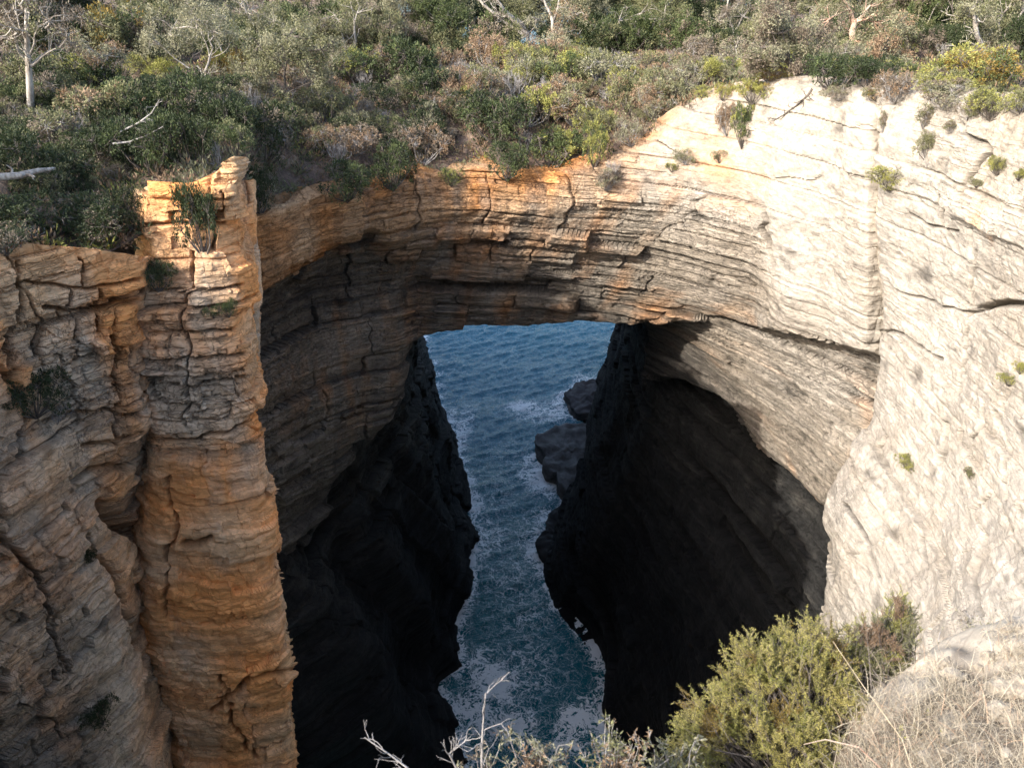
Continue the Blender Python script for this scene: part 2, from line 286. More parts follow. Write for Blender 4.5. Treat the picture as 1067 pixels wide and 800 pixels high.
FC = [([(803,290),(850,316),(918,344),(985,374)],1.3,.25), ([(762,238),(790,240),(822,243)],3.2,.6), ([(745,255),(765,262),(800,272)],1.6,.35), ([(760,208),(790,206),(818,210)],1.8,.3),
 ([(1012,327),(1040,318),(1075,316)],3,.6), ([(1022,262),(1014,300),(1016,330),(1010,375),(1004,410)],1.8,.35), ([(1036,420),(1030,452),(1012,466),(1008,485)],1.8,.35), ([(988,440),(984,466),(978,482)],2.2,.4),
 ([(950,222),(975,235),(1004,240)],1.2,.2), ([(1042,160),(1022,186),(1016,202)],2,.4), ([(1000,120),(1010,140),(1035,150),(1045,165)],1.8,.35), ([(836,172),(850,177),(863,176)],2.6,.5), ([(798,118),(786,140),(781,168)],2.4,.5), ([(752,172),(780,172)],2.2,.45),
 ([(700,206),(735,203),(770,206)],1.6,.3), ([(990,205),(985,235),(1000,262)],1.6,.3), ([(1050,430),(1058,470),(1052,520)],1.6,.3), ([(930,300),(985,318),(1010,325)],1.2,.2), ([(870,520),(900,560),(915,600)],1.5,.3), ([(1030,560),(1022,600),(1032,640)],2.6,.5), ([(960,560),(968,600)],1.6,.3),
 ([(437,178),(438,228)],2.,.4), ([(410,205),(412,245)],2.2,.4), ([(500,172),(503,212),(522,218),(545,217)],2.4,.5), ([(620,214),(640,206),(690,207)],2.2,.45), ([(582,188),(590,215)],1.8,.35), ([(655,190),(650,206)],1.8,.35), ([(735,200),(738,235),(735,300)],1.3,.25),
 ([(300,205),(302,262)],2.,.4), ([(345,205),(348,250)],2.,.4), ([(268,262),(330,246),(408,236)],1.5,.3), ([(425,300),(437,300),(500,296),(560,290)],2.2,.45), ([(540,262),(620,250),(700,250)],1.8,.35), ([(600,285),(700,276)],1.8,.35), ([(275,372),(340,340),(410,322)],2.2,.5), ([(280,430),(340,420),(400,405)],2,.4), ([(290,520),(345,480),(390,450)],2.2,.5)]
C2 = [([(194,262),(197,330),(195,380),(200,440)],1.8,.3), ([(160,457),(205,459),(258,438)],2.2,.35), ([(158,345),(250,340)],1.8,.3), ([(155,372),(255,368)],1.8,.3), ([(158,395),(205,400),(258,392)],2.,.3), ([(188,565),(200,568),(214,560)],4,.5), ([(216,742),(226,735),(262,704),(300,696)],3,.45), ([(232,700),(240,745),(262,790)],2.5,.4), ([(172,500),(176,560),(172,640)],1.6,.3), ([(158,300),(198,304),(250,298)],1.6,.25), ([(225,200),(226,262)],1.8,.3), ([(180,200),(182,235)],1.8,.3), ([(150,236),(243,232)],1.8,.35)]
C1 = [([(45,318),(95,324),(145,312)],2.2,.4), ([(55,440),(110,428),(140,432)],2.2,.4), ([(85,463),(120,462),(138,448)],2.6,.5), ([(84,503),(100,492),(134,484)],3,.55), ([(112,530),(122,540),(134,556)],7,1.0), ([(30,290),(85,300),(140,290)],1.8,.35), ([(68,300),(66,320)],1.6,.3), ([(104,300),(106,345)],1.8,.3), ([(120,350),(124,420),(120,470)],2.2,.4), ([(90,560),(120,610),(140,660),(150,720)],2.5,.45), ([(0,560),(40,610),(70,700)],2.5,.45), ([(60,640),(64,700)],2,.35), ([(0,380),(30,420),(20,480)],2.4,.5), ([(20,270),(24,330),(14,400)],2,.4), ([(80,268),(84,300)],1.6,.3)]
UAX = (.8, .6)
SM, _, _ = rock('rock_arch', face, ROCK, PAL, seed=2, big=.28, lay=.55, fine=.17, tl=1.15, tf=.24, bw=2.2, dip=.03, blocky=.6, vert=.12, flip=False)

# the buttress wall on the right, one plane nearer than the alcove
rbw = [
 c3(930, [(914,88,35.7),(914,99,33.75),(914,192,32.35),(914,241,32.05),(916,276,32.1),(926,335,33.2),(925,425,33.6),(896,487,33),(872,548,31.5),(880,665,29)], 3, .3, 0),
 c3(921, [(86,35.0),(99,32.75),(193,31.35),(921,242,31.0),(922,276,30.9),(921,340,30.8),(913,428,30.4),(882,487,29.5),(857,548,27.9),(862,665,25)], [3.2,3.8,4,4,4,4,4,3.9,3.8,3.7], [.25,.2,.2,.3,.25,.25,.4,.6,.7,.7], 0, [1,1,1,1,.9,.9,.8,.8,1,1]),
 c3(960, [(90,32.5),(104,30.5),(193,29.3),(962,248,28.7),(965,296,28.4),(962,352,28),(948,432,27.4),(925,505,26.3),(905,575,24.6),(900,690,22)], [3.1,3.7,4,4,4,4,4,4,3.9,3.8], [.3,.3,.3,.3,.25,.25,.3,.3,.3,.3], 0),
 c3(1000, [(94,30),(110,28.2),(1002,195,27),(1003,252,26.3),(1006,312,25.8),(1004,372,25.2),(992,450,24.4),(975,530,23.2),(958,610,21.4),(950,710,19)], [3,3.5,3.8,3.9,3.8,3.8,3.8,3.9,3.9,3.8], [.4,.5,.5,.4,.35,.4,.35,.3,.3,.3], [0,.05,.05,.05,0,0,0,0,0,0], 1.2),
 c3(1075, [(105,26.5),(124,24.5),(1080,205,23),(1080,270,22.2),(1082,340,21.5),(1078,410,20.6),(1072,490,19.4),(1062,565,18),(1052,640,16.3),(1045,730,14)], [2.9,3.4,3.7,3.8,3.6,3.6,3.8,3.9,3.9,3.8], [.5,.5,.5,.5,.5,.5,.4,.35,.3,.3], 0, 1.2),
 c3(1250, [(130,19),(150,17),(1250,240,16),(1250,310,15.5),(1250,380,15),(1250,450,14.4),(1240,530,13.6),(1230,610,12.6),(1220,690,11.6),(1200,790,10.4)], 3.6, .4, 0),
 c3(1700, [(200,10.5),(230,9.5),(1700,330,9),(1700,410,8.8),(1700,490,8.5),(1690,570,8.2),(1680,650,7.8),(1670,730,7.4),(1660,820,6.9),(1640,930,6.4)], 3.4, .4, 0),
]
rock('rock_wall', rbw, ROCK, PAL, seed=2, big=.28, lay=.55, fine=.17, tl=1.15, tf=.24, bw=2.2, dip=.03, blocky=.6, vert=.12, uax=UAX, cracks=FC, jag=.04)

# alcove behind the crack on the right
alc = [  # leftmost columns coloured dark, painting the shadow under the arch lip
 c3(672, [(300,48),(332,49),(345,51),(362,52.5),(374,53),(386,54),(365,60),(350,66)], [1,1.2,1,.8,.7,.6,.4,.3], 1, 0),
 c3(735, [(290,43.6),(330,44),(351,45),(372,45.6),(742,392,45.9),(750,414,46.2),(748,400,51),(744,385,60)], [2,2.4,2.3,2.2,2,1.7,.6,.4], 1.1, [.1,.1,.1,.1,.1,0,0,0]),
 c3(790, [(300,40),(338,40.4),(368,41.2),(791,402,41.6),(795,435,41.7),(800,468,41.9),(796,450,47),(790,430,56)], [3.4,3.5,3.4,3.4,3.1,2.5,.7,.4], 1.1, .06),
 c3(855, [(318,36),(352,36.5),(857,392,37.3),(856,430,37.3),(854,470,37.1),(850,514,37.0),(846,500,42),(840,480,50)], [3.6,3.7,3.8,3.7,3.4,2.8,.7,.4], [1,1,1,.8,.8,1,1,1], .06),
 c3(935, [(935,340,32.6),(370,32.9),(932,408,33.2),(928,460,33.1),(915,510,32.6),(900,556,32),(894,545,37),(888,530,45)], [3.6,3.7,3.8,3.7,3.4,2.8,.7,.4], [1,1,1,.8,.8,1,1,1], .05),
]
rock('rock_overhang', alc, ROCK, PAL, seed=5, big=.2, lay=.40, fine=.16, tl=.75, tf=.25, bw=4.5, dip=.0, blocky=.5)

# ------------------------------------------------------------------ gorge walls below the arch
def gorge(name, base, top, seed, pal, K, side, step, zt=38., **kw):
    cols = []
    for (bp, tp) in zip(base, top):
        b = np.array(W(bp[0], bp[1], z=-1.)); t = np.array([tp[0], tp[1], tp[2] if len(tp) > 2 else zt])
        col = []
        for i in range(8):
            s = i / 7; bulge = math.sin(s * math.pi) * .9
            p = t * (1 - s) + b * s
            p[0] -= side * bulge * 1.0
            # screen-ish density only: (px,py) used for sampling lengths
            d = p - np.array([0, 0, CAMZ]); dep = d[1] * CP - d[2] * SP; dep = max(dep, 5)
            px = CX + F * d[0] / dep; py = CY - F * (d[1] * SP + d[2] * CP) / dep
            px = min(max(px, -300), 1300); py = min(max(py, -100), 1100) + .5 * i
            k = K(s, p) if callable(K) else K
            col.append((px, py, float(p[1]), k[0], k[1], k[2], k[3], tuple(p)))
        cols.append(col)
    A = np.zeros((8, len(cols), 9))
    for j, col in enumerate(cols):
        for i, q in enumerate(col):
            A[i, j, :3] = q[7]; A[i, j, 3:5] = q[:2]; A[i, j, 5:9] = q[3:7]
    global net
    old = net; net = lambda c, st=1.2: interp(interp(A, 0, st, slice(3, 5)), 1, st, slice(3, 5))
    print('G', A[..., 3:5].min(), A[..., 3:5].max())
    r = rock(name, None, ROCK, pal, step=step, seed=seed, **kw); net = old
    return r
LB = [(330,960),(430,900),(487,820),(464,722),(490,700),(481,650),(498,590),(491,530),(470,462),(456,425),(448,390),(436,355),(400,352)]
LT = [(-21,33),(-20.5,37),(-20,40),(-19,43),(-17,47),(-14,51),(-12,56),(-11.5,64),(-12,78,34),(-13,92,28),(-14.5,104,22),(-18,118,14),(-28,122,14)]
KL = lambda s, p: (1.15 - .85 * ss(.35, .85, s) + (.25 if p[1] > 60 else 0), 1.1, 0, 1)  # darker towards the base: painted gorge shade
rock_l, PL, _ = gorge('sea_cliff', LB, LT, 21, PAL_SHADE, KL, 1, 1.5, big=1.1, lay=.5, fine=.15, tl=1.6, tf=.35, bw=3, vert=.7)
RB = [(648,350),(640,374),(620,410),(607,452),(600,500),(580,555),(570,600),(580,640),(606,672),(618,708),(622,745),(645,840),(720,1000),(790,1300)]
RT = [(20,124,14),(17.5,112,20),(15.5,98,25),(14.5,86,30),(14,78,34),(13.5,70),(13.5,64),(13.8,59),(14.8,54),(17,49),(20,44.5),(23.5,40),(24,30),(21,16)]
KR = lambda s, p: (.85 - .7 * ss(.3, .8, s), 1.1, 0, 1)  # low throughout and fading downward to paint the cave's shade
rock_r, PR, _ = gorge('sea_cliff', RB, RT, 27, PAL_SHADE, KR, -1, 1.5, big=.7, lay=.6, fine=.22, tl=1.1, tf=.32, bw=7, dip=-.12, uax=(-.1, 1))

# ------------------------------------------------------------------ columns of the near left
col2 = [
 c3(0, [(136,215,27.5),(136,262,27),(140,330,26.8),(140,440,26.8),(130,520,26.6),(118,600,26.4),(125,690,26),(150,800,25.6),(180,960,25)], [2.7,2.8,2.6,2.6,2.7,2.7,2.7,2.6,2.3], .5, [.6,.6,.3,.3,.6,.7,.6,.6,.6]),
 c3(0, [(152,188,25.1),(153,262,24.4),(155,330,24.0),(156,440,23.8),(166,520,23.6),(165,600,23.4),(180,690,23.2),(200,800,23),(225,960,22.5)], [2.8,2.8,2.7,2.6,2.8,2.8,2.7,2.6,2.3], [.6,.6,.9,.9,.25,.25,.3,.4,.4], [1.1,.9,.5,.35,1,1.1,1,.9,.8]),
 c3(0, [(198,190,25.0),(200,262,24.4),(203,330,24.0),(206,440,23.6),(214,520,23.4),(220,600,23.2),(230,690,23),(245,800,22.8),(265,960,22.3)], [2.8,2.8,2.7,2.5,2.7,2.7,2.6,2.5,2.3], [.6,.6,1,.9,.2,.25,.35,.5,.5], [1.1,.8,.5,.3,1.1,1.2,1.1,1,.8]),
 c3(0, [(238,163,25.2),(243,262,24.8),(248,330,24.4),(255,440,24.1),(264,520,23.9),(276,600,23.7),(284,690,23.5),(284,800,23.2),(300,960,22.8)], [2.8,2.8,2.7,2.5,2.6,2.6,2.6,2.5,2.3], [.6,.5,.8,.8,.2,.25,.3,.5,.5], [1,.8,.6,.4,.8,1.1,1.1,1,.8]),
 c3(0, [(246,164,25.7),(257,262,25.4),(260,330,25.1),(268,440,24.8),(280,520,24.6),(291,600,24.4),(302,690,24.2),(303,752,24),(308,960,23.5)], [2.8,2.8,2.8,2.8,2.8,2.7,2.7,2.6,2.3], [.6,.6,.6,.6,.4,.4,.4,.5,.5], [.9,.9,.8,.6,.8,.9,1,1,.8]),
 c3(0, [(244,178,29),(255,275,28),(258,345,28),(265,450,28),(276,530,28),(286,610,28),(296,700,28),(298,760,28),(300,960,27)], 2, .6, .5),
 c3(0, [(238,195,36),(245,290,38),(250,350,38),(255,450,38),(262,540,38),(270,620,38),(280,700,37),(285,770,36),(280,960,34)], 1.6, .8, .2),
]
rock('rock_buttress', col2, ROCK, PALW, seed=33, big=.12, lay=.30, fine=.13, tl=1.25, tf=.33, bw=1.3, uax=(1, .3), vert=.12, blocky=.95, jag=.32, cracks=C2)
# slender slab between the column and the overhung band
slab = [
 c3(0, [(244,196,31),(245,235,31),(246,290,31),(248,345,31.3),(250,420,33)], 2.3, .4, .6),
 c3(0, [(250,188,30),(252,235,29.6),(255,290,29.6),(258,342,30),(260,420,32)], [2.6,2.6,2.5,2.3,1.5], .5, [.8,.8,.7,.5,.2]),
 c3(0, [(262,186,30.3),(264,235,30),(267,290,30),(268,340,30.4),(268,420,32.4)], [2.6,2.7,2.5,2.3,1.5], .5, [.9,.9,.7,.5,.2]),
 c3(0, [(264,190,32),(266,235,32),(268,290,32),(269,345,32),(269,420,34)], 2.2, .5, .6),
 c3(0, [(262,196,36),(264,240,36),(266,295,36),(266,350,36),(266,430,37)], 1.6, .8, .2),
]
rock('rock_slab', slab, ROCK, PALW, seed=35, big=.1, lay=.2, fine=.08, jag=.1, blocky=.9, tl=1.6, tf=.4, bw=1.2, uax=(1, .3))
col1 = [
 c3(0, [(-330,300,14),(-330,420,13.5),(-330,520,13),(-320,620,12.6),(-300,720,12),(-280,860,11.5)], 1.8, .8, .1, 1.3),
 c3(0, [(-160,262,17),(-160,360,16.4),(-155,460,16),(-145,560,15.4),(-130,680,14.8),(-110,850,14)], [2.2,2,1.8,1.6,1.5,1.3], .9, [.3,.2,.1,.1,.1,.1], 1.3),
 c3(0, [(-20,248,20.5),(-18,340,20),(-10,430,19.4),(0,540,18.6),(15,680,18),(40,850,17)], [2.8,2.5,2.2,2.1,1.9,1.5], [.8,.8,.6,.7,.8,.8], [.6,.5,.3,.5,.3,.2], 1.3),
 c3(0, [(40,252,21.8),(38,340,21.3),(40,430,20.7),(55,540,20),(62,680,19.2),(85,850,18)], [2.9,2.7,2.5,2.4,2.0,1.6], [.8,1,.8,.6,.8,.8], [.8,.6,.4,.2,.5,.2], 1.2),
 c3(0, [(90,256,22.8),(90,340,22.3),(92,430,21.8),(92,540,21.4),(105,680,20.6),(135,850,19.4)], [2.9,2.8,2.7,2.8,2.7,2.6], [.7,1.1,1,.5,.6,.6], [.8,.5,.5,.15,.05,.1], 1.1),
 c3(0, [(128,262,23.6),(128,340,23.1),(130,430,22.8),(118,540,22.6),(135,680,21.8),(165,850,20.4)], [2.9,2.6,2.5,2.8,2.8,2.6], [.7,.9,.9,.5,.5,.5], [.9,.6,.6,.7,.5,.3], 1.1),
 c3(0, [(146,266,24.2),(148,340,23.8),(149,430,23.6),(128,550,23.6),(148,690,22.8),(176,850,21.4)], [2.7,2.4,2.2,2.3,2.3,2.2], .6, [.7,.4,.3,.6,.5,.4]),
 c3(0, [(165,270,27),(170,350,27),(178,440,27),(170,560,27),(180,700,26.5),(210,850,26)], 1.6, .5, .3),
]
rock('rock_buttress', col1, ROCK, PALW, seed=41, big=.45, lay=.42, fine=.16, tl=1.05, tf=.28, bw=1.25, uax=(1, .4), vert=.25, blocky=.95, jag=.2, cracks=C1)

# ------------------------------------------------------------------ plateau on top, all round, dropping to the sea behind
SOIL, n_ = nt('leaf_litter_soil'); L = n_.links.new
o_ = N_(n_, 'ShaderNodeOutputMaterial'); b_ = N_(n_, 'ShaderNodeBsdfPrincipled', i={'Roughness': .95}); L(b_.outputs[0], o_.inputs[0])
tc_ = N_(n_, 'ShaderNodeTexCoord'); a1 = N_(n_, 'ShaderNodeTexNoise', i={'Scale': .5, 'Detail': 8, 'Roughness': .7}); L(tc_.outputs['Object'], a1.inputs[0])
cr_ = N_(n_, 'ShaderNodeValToRGB'); e = cr_.color_ramp.elements; e[0].position = .35; e[0].color = (.09,.07,.05,1); e[1].position = .62; e[1].color = (.26,.19,.14,1)
x_ = cr_.color_ramp.elements.new(.5); x_.color = (.15,.10,.075,1)
L(a1.outputs[0], cr_.inputs[0]); a2 = N_(n_, 'ShaderNodeTexNoise', i={'Scale': 6, 'Detail': 8, 'Roughness': .75}); L(tc_.outputs['Object'], a2.inputs[0])
mr_ = N_(n_, 'ShaderNodeMapRange', i={1: .3, 2: .7, 3: .5, 4: 1.5}); L(a2.outputs[0], mr_.inputs[0])
vm_ = N_(n_, 'ShaderNodeVectorMath', operation='SCALE'); L(cr_.outputs[0], vm_.inputs[0]); L(mr_.outputs[0], vm_.inputs['Scale']); L(vm_.outputs[0], b_.inputs['Base Color'])
bp_ = N_(n_, 'ShaderNodeBump', i={'Strength': .9, 'Distance': .2}); L(a2.outputs[0], bp_.inputs['Height']); L(bp_.outputs[0], b_.inputs['Normal'])
# columns: rim point then outwards (px,py,Y)
def pc(*p): return list(p)
plat = [
 pc((-330,310,14.3),(-420,270,18),(-560,240,22),(-900,200,30),(-1500,170,40),(-1500,260,40)),
 pc((-160,270,17.3),(-190,220,21),(-220,165,27),(-260,100,38),(-330,20,60),(-330,120,61)),
 pc((-20,256,20.8),(-20,200,25),(-25,140,32),(-30,70,44),(-60,-18,120),(-60,100,121)),  # unseen far land on this side stretched seaward to shade the sea
 pc((90,264,23),(90,205,27.5),(85,150,34),(80,75,47),(60,-18,122),(60,100,123)),
 pc((148,236,25),(150,186,29),(150,140,35),(150,75,48),(150,-18,122),(150,100,123)),
 pc((205,205,27),(205,172,31),(208,130,37),(205,75,50),(205,-18,122),(205,100,123)),
 pc((245,205,31),(245,165,34),(245,128,39),(245,75,51),(245,-18,122),(245,100,123)),
 pc((268,214,36),(270,172,38.5),(275,130,43),(280,75,54),(290,-16,122),(290,100,123)),
 pc((330,203,40),(335,160,43),(340,118,48),(345,75,57),(350,-12,118),(350,100,119)),
 pc((408,190,43.5),(410,140,47),(412,110,51),(414,76,59),(416,14,85),(416,150,86)),
 pc((490,172,45),(492,135,48.5),(494,100,53),(496,70,61),(498,45,78),(498,150,79)),
 pc((560,180,45),(560,140,48.5),(560,100,53),(560,68,61),(560,45,78),(560,150,79)),
 pc((620,172,44.8),(620,130,48),(620,98,53),(622,68,61),(624,45,78),(624,150,79)),
 pc((680,143,44),(680,112,47),(682,92,52),(684,66,60),(690,30,80),(690,150,81)),
 pc((735,106,42.8),(736,96,46),(738,84,52),(742,58,62),(750,8,95),(750,150,96)),
 pc((798,92,40.4),(800,86,44),(802,78,50),(806,50,62),(815,4,98),(815,150,99)),
 pc((860,88,37.4),(862,84,42),(865,74,48),(870,48,60),(885,2,98),(885,150,99)),
 pc((922,94,34.2),(925,88,38.5),(930,76,46),(940,48,58),(960,2,96),(960,150,97)),
 pc((1000,104,29.5),(1005,92,34),(1012,78,42),(1030,48,55),(1060,2,92),(1060,150,93)),
 pc((1075,116,26),(1085,96,31),(1100,78,39),(1130,46,52),(1180,0,88),(1180,150,89)),
 pc((1250,142,18.5),(1270,110,24),(1300,80,33),(1360,40,48),(1450,-10,80),(1450,150,81)),
 pc((1700,215,10.3),(1750,170,14),(1850,120,22),(2000,60,36),(2200,0,60),(2200,150,61)),
]
Bp = net(plat, step=5.0); Pp = Bp[..., :3].copy()
x, y, z = Pp[..., 0], Pp[..., 1], Pp[..., 2]
tt = np.linspace(0, 1, Pp.shape[0])[:, None]
Pp[..., 2] += (.5 * fbm(x / 6, y / 6, .3, 4) + .12 * fbm(x / .9, y / .9, .7, 2)) * ss(0, .1, tt) - .25
Pp[-1, :, 2] = np.where((Pp[-1, :, 0] > -12) & (Pp[-1, :, 0] < 16) & (Pp[-1, :, 1] > 70), 36, -2)
PLAT = Pp
plateau = grid_mesh('plateau', Pp, SOIL, flip=True); tag(plateau, kind='structure')

# near ledge under the lookout + the pit's near side
ledge = []
xs = [-24,-14,-9,-5,-2.5,-1.2,0,.9,1.6,2.2,2.7,3.3,4.2,6,9,13]
rimy = [9,6,4.0,3.4,3.2,3.1,3.1,3.1,3.3,3.7,4.1,4.35,4.6,5.2,6.5,9.5]
rimz = [-13,-9.5,-6.9,-5.9,-5.6,-5.6,-5.6,-5.5,-5.2,-4.8,-4.6,-4.5,-4.35,-4.2,-4.3,-4.6]
rows = []
X = np.array(xs, float); RY = np.array(rimy, float); RZ = np.array(rimz, float)
for (fy, z_) in [(2.5, -57), (1.2, -30), (.5, -12), (.15, None), (0, None)]:
    rows.append(np.stack([X, RY + fy, (np.full(len(X), float(z_)) if z_ is not None else RZ - (.6 if fy > 0 else 0))], -1))
for (k, dz) in [(.62, .55), (.35, 1.35)]: rows.append(np.stack([X, RY * k, RZ + dz], -1))
rows.append(np.stack([X, 0 * X + .2, np.full(len(X), -2.0)], -1)); rows.append(np.stack([X, 0 * X - 5, np.full(len(X), -1.8)], -1))
A = np.array(rows); A[..., 2] += CAMZ
Bn = interp(interp(A[:4], 0, .8, slice(0, 3)), 1, .8, slice(0, 3)); xn, yn, zn = Bn[..., 0], Bn[..., 1], Bn[..., 2]
Bn[..., 1] += .9 * fbm(xn / 5, zn / 2.5, .4, 4) * ss(55, 48, zn)
tag(grid_mesh('sea_cliff', Bn, ROCK, {'rockcol': np.full(Bn.shape, .25), 'crack': np.zeros(xn.shape)}, flip=True), kind='structure')
Bl = interp(interp(A[3:], 0, .05, slice(0, 3)), 1, .05, slice(0, 3))
x, y, z = [Bl[..., i].copy() for i in range(3)]
Nl = normals(Bl); Nl[Nl[..., 2].mean(1) < -.2] *= 1
Bl[..., 2] += .06 * (np.abs(((x * .9 + y * .5 + .5 * noise(x, y, z)) % 1) - .5) + np.abs(((x * .5 - y * 1.1 + .5 * noise(x, y, z + 3)) % 1) - .5)) + .07 * fbm(x / 1.1, y / 1.1, z / 1.1, 4) * (z > 20) + .05 * (1 - 2 * np.abs(noise(x / .25, y / .25, z / .25)))
Bl[..., 1] += .07 * fbm(x / 1.3, y / 2, z / .9, 4)
g = np.array([.40, .345, .27]); soil = np.array([.15, .12, .09])
mk = ss(-.1, .45, fbm(x / .5, y / .5, z / .5 + 3, 3) + .9 * (y < 3.75 - .25 * np.abs(x - 3.0)))[..., None]
ledge_o = grid_mesh('rock_ledge', Bl, ROCK, {'rockcol': g * (1 - mk) + soil * mk, 'crack': np.zeros(x.shape)}, flip=True); tag(ledge_o, kind='structure')

# ------------------------------------------------------------------ sea
def axis(a, b, d, lo, hi, n=26):
    mid = np.arange(a, b, d); l = a - np.geomspace(d, a - lo, n)[::-1]; r = b + np.geomspace(d, hi - b, n)
    return np.concatenate([l, mid, r])
ax = axis(-30, 34, .22, -6000, 6000); ay = axis(34, 175, .26, 10, 9000)
GX, GY = np.meshgrid(ax, ay)
def wave(x, y, lam, ang, amp, ph, chop=1.3):
    k = 2 * math.pi / lam; s = np.sin(k * (x * math.cos(ang) + y * math.sin(ang)) + ph + 1.2 * noise(x / (lam * 2.2), y / (lam * 2.2), ph))
    return amp * (np.exp(chop * (s - 1)) * 2 - .8)
near = ss(260, 120, GY) * ss(120, 40, np.abs(GX))
ZW = wave(GX, GY, 14, 1.2, .07, 0) + wave(GX, GY, 5.5, 1.9, .035, 2.) + wave(GX, GY, 2.6, 2.3, .045, 4.) + wave(GX, GY, 1.7, 2.0, .04, 1.) + wave(GX, GY, 1.1, 2.6, .02, 3.)
ZW = ZW + .10 * fbm(GX / 2.0, GY / 1.5, .2, 4) + .05 * (1 - 2 * np.abs(noise(GX / .8, GY / .7, 5.)))
ZW = ZW * near + .0
# white water where the swell meets the rock
foam = np.zeros_like(GX)
def fz(px, py, rx, ry, s=1., rot=0.):
    global foam
    c = W(px, py, z=0.); 
    a = (GX - c[0]) * math.cos(rot) + (GY - c[1]) * math.sin(rot); b = -(GX - c[0]) * math.sin(rot) + (GY - c[1]) * math.cos(rot)
    foam = np.maximum(foam, s * np.exp(-((a / rx)**2 + (b / ry)**2)))
for q in [(545,424,2.6,1.6,.95,.3),(568,497,2.8,4.2,1.0,.2),(612,405,2.2,4.,.85),(575,430,6,3,.6),(520,520,3,8,.25),(476,462,1.3,9,.8,-.15),(470,440,1.,4,.7),(492,525,1.4,3.2,.85),(575,545,3,3,.7),
          (515,712,2.4,2.6,.95),(490,742,2.4,2.,.85),(530,755,2.6,2.2,.7),(500,690,1.6,2.,.7),(600,752,1.5,2.4,.95,-.5),(625,728,.9,1.5,.7),(590,775,1.6,1.3,.75),(545,640,4,6,.28),(535,600,4.5,5,.32),(560,560,4,4,.42),(505,560,3,4,.55),(530,480,5,6,.2),(600,600,2,4,.6),(540,700,5,5,.34)]:
    fz(*q)
for cx_, cy_, rr in ((585, 490, 4.6), (606, 420, 3.4), (590, 575, 3.6)):
    c_ = W(cx_, cy_, z=0.); dd = np.hypot(GX - c_[0], GY - c_[1]); foam = np.maximum(foam, .9 * np.exp(-((dd - rr) / 1.1)**2) * (.7 + .5 * noise(GX / 2, GY / 2, 4.)))
for Q_ in (PL[-14], PR[-14]):
    Q_ = Q_[(Q_[:, 1] > 36) & (Q_[:, 1] < 130)][::6]
    for q in Q_:
        sel = (np.abs(GX - q[0]) < 4) & (np.abs(GY - q[1]) < 4)
        foam[sel] = np.maximum(foam[sel], .95 * np.exp(-((GX[sel] - q[0])**2 + (GY[sel] - q[1])**2) / 1.7) * (.55 + .6 * rnd(np.floor(q[1] / 4))))
caps = ss(.30, .55, ZW + .25 * noise(GX / 1.2, GY / .9, 9.) - .12) * .12 * near
foamA = np.clip(foam + .08 * ss(.2, .6, ZW + .3 * noise(GX / 1.2, GY / .9, 9.)) * near, 0, 1)
ZW = ZW + .08 * foamA * (1 + noise(GX / .7, GY / .7, 2.))
WATER, n_ = nt('sea_water'); L = n_.links.new
o_ = N_(n_, 'ShaderNodeOutputMaterial'); b_ = N_(n_, 'ShaderNodeBsdfPrincipled', i={'Roughness': .09, 'IOR': 1.333, 'Specular IOR Level': .35}); L(b_.outputs[0], o_.inputs[0])
fa = N_(n_, 'ShaderNodeAttribute', attribute_name='foam'); sh = N_(n_, 'ShaderNodeAttribute', attribute_name='shoal'); tc_ = N_(n_, 'ShaderNodeTexCoord')
mp = N_(n_, 'ShaderNodeMapping'); mp.inputs['Scale'].default_value = (1, 1.3, 1); L(tc_.outputs['Object'], mp.inputs[0])
w1 = N_(n_, 'ShaderNodeTexNoise', i={'Scale': 2.4, 'Detail': 7, 'Roughness': .62, 'Distortion': .5}); L(mp.outputs[0], w1.inputs[0])
w2 = N_(n_, 'ShaderNodeTexNoise', i={'Scale': .16, 'Detail': 6, 'Roughness': .6}); L(mp.outputs[0], w2.inputs[0])
bp_ = N_(n_, 'ShaderNodeBump', i={'Strength': 1.0, 'Distance': .16}); L(w1.outputs[0], bp_.inputs['Height']); L(bp_.outputs[0], b_.inputs['Normal'])
c1_ = N_(n_, 'ShaderNodeMix', data_type='RGBA'); c1_.inputs[6].default_value = (.004, .12, .175, 1); c1_.inputs[7].default_value = (.004, .115, .13, 1); L(sh.outputs['Fac'], c1_.inputs[0])
wd_ = N_(n_, 'ShaderNodeTexNoise', i={'Scale': .45, 'Detail': 4, 'Roughness': .6}); L(tc_.outputs['Object'], wd_.inputs[0])
wa = N_(n_, 'ShaderNodeVectorMath', operation='MULTIPLY_ADD'); L(wd_.outputs['Color'], wa.inputs[0]); wa.inputs[1].default_value = (4.5, 4.5, 0); L(tc_.outputs['Object'], wa.inputs[2])
wb_ = N_(n_, 'ShaderNodeTexNoise', i={'Scale': 2.2, 'Detail': 3, 'Roughness': .6}); L(tc_.outputs['Object'], wb_.inputs[0])
wc = N_(n_, 'ShaderNodeVectorMath', operation='MULTIPLY_ADD'); L(wb_.outputs['Color'], wc.inputs[0]); wc.inputs[1].default_value = (.8, .8, 0); L(wa.outputs[0], wc.inputs[2])
ds = []
for sc_, k_ in ((.95, 1.0), (2.6, 1.15)):
    v_ = N_(n_, 'ShaderNodeTexVoronoi', feature='DISTANCE_TO_EDGE', i={'Scale': sc_}); v_.voronoi_dimensions = '2D'; L(wc.outputs[0], v_.inputs['Vector'])
    g_ = N_(n_, 'ShaderNodeMath', operation='MULTIPLY'); g_.inputs[1].default_value = k_; L(v_.outputs[0], g_.inputs[0]); ds.append(g_)
mn = N_(n_, 'ShaderNodeMath', operation='MINIMUM'); L(ds[0].outputs[0], mn.inputs[0]); L(ds[1].outputs[0], mn.inputs[1])
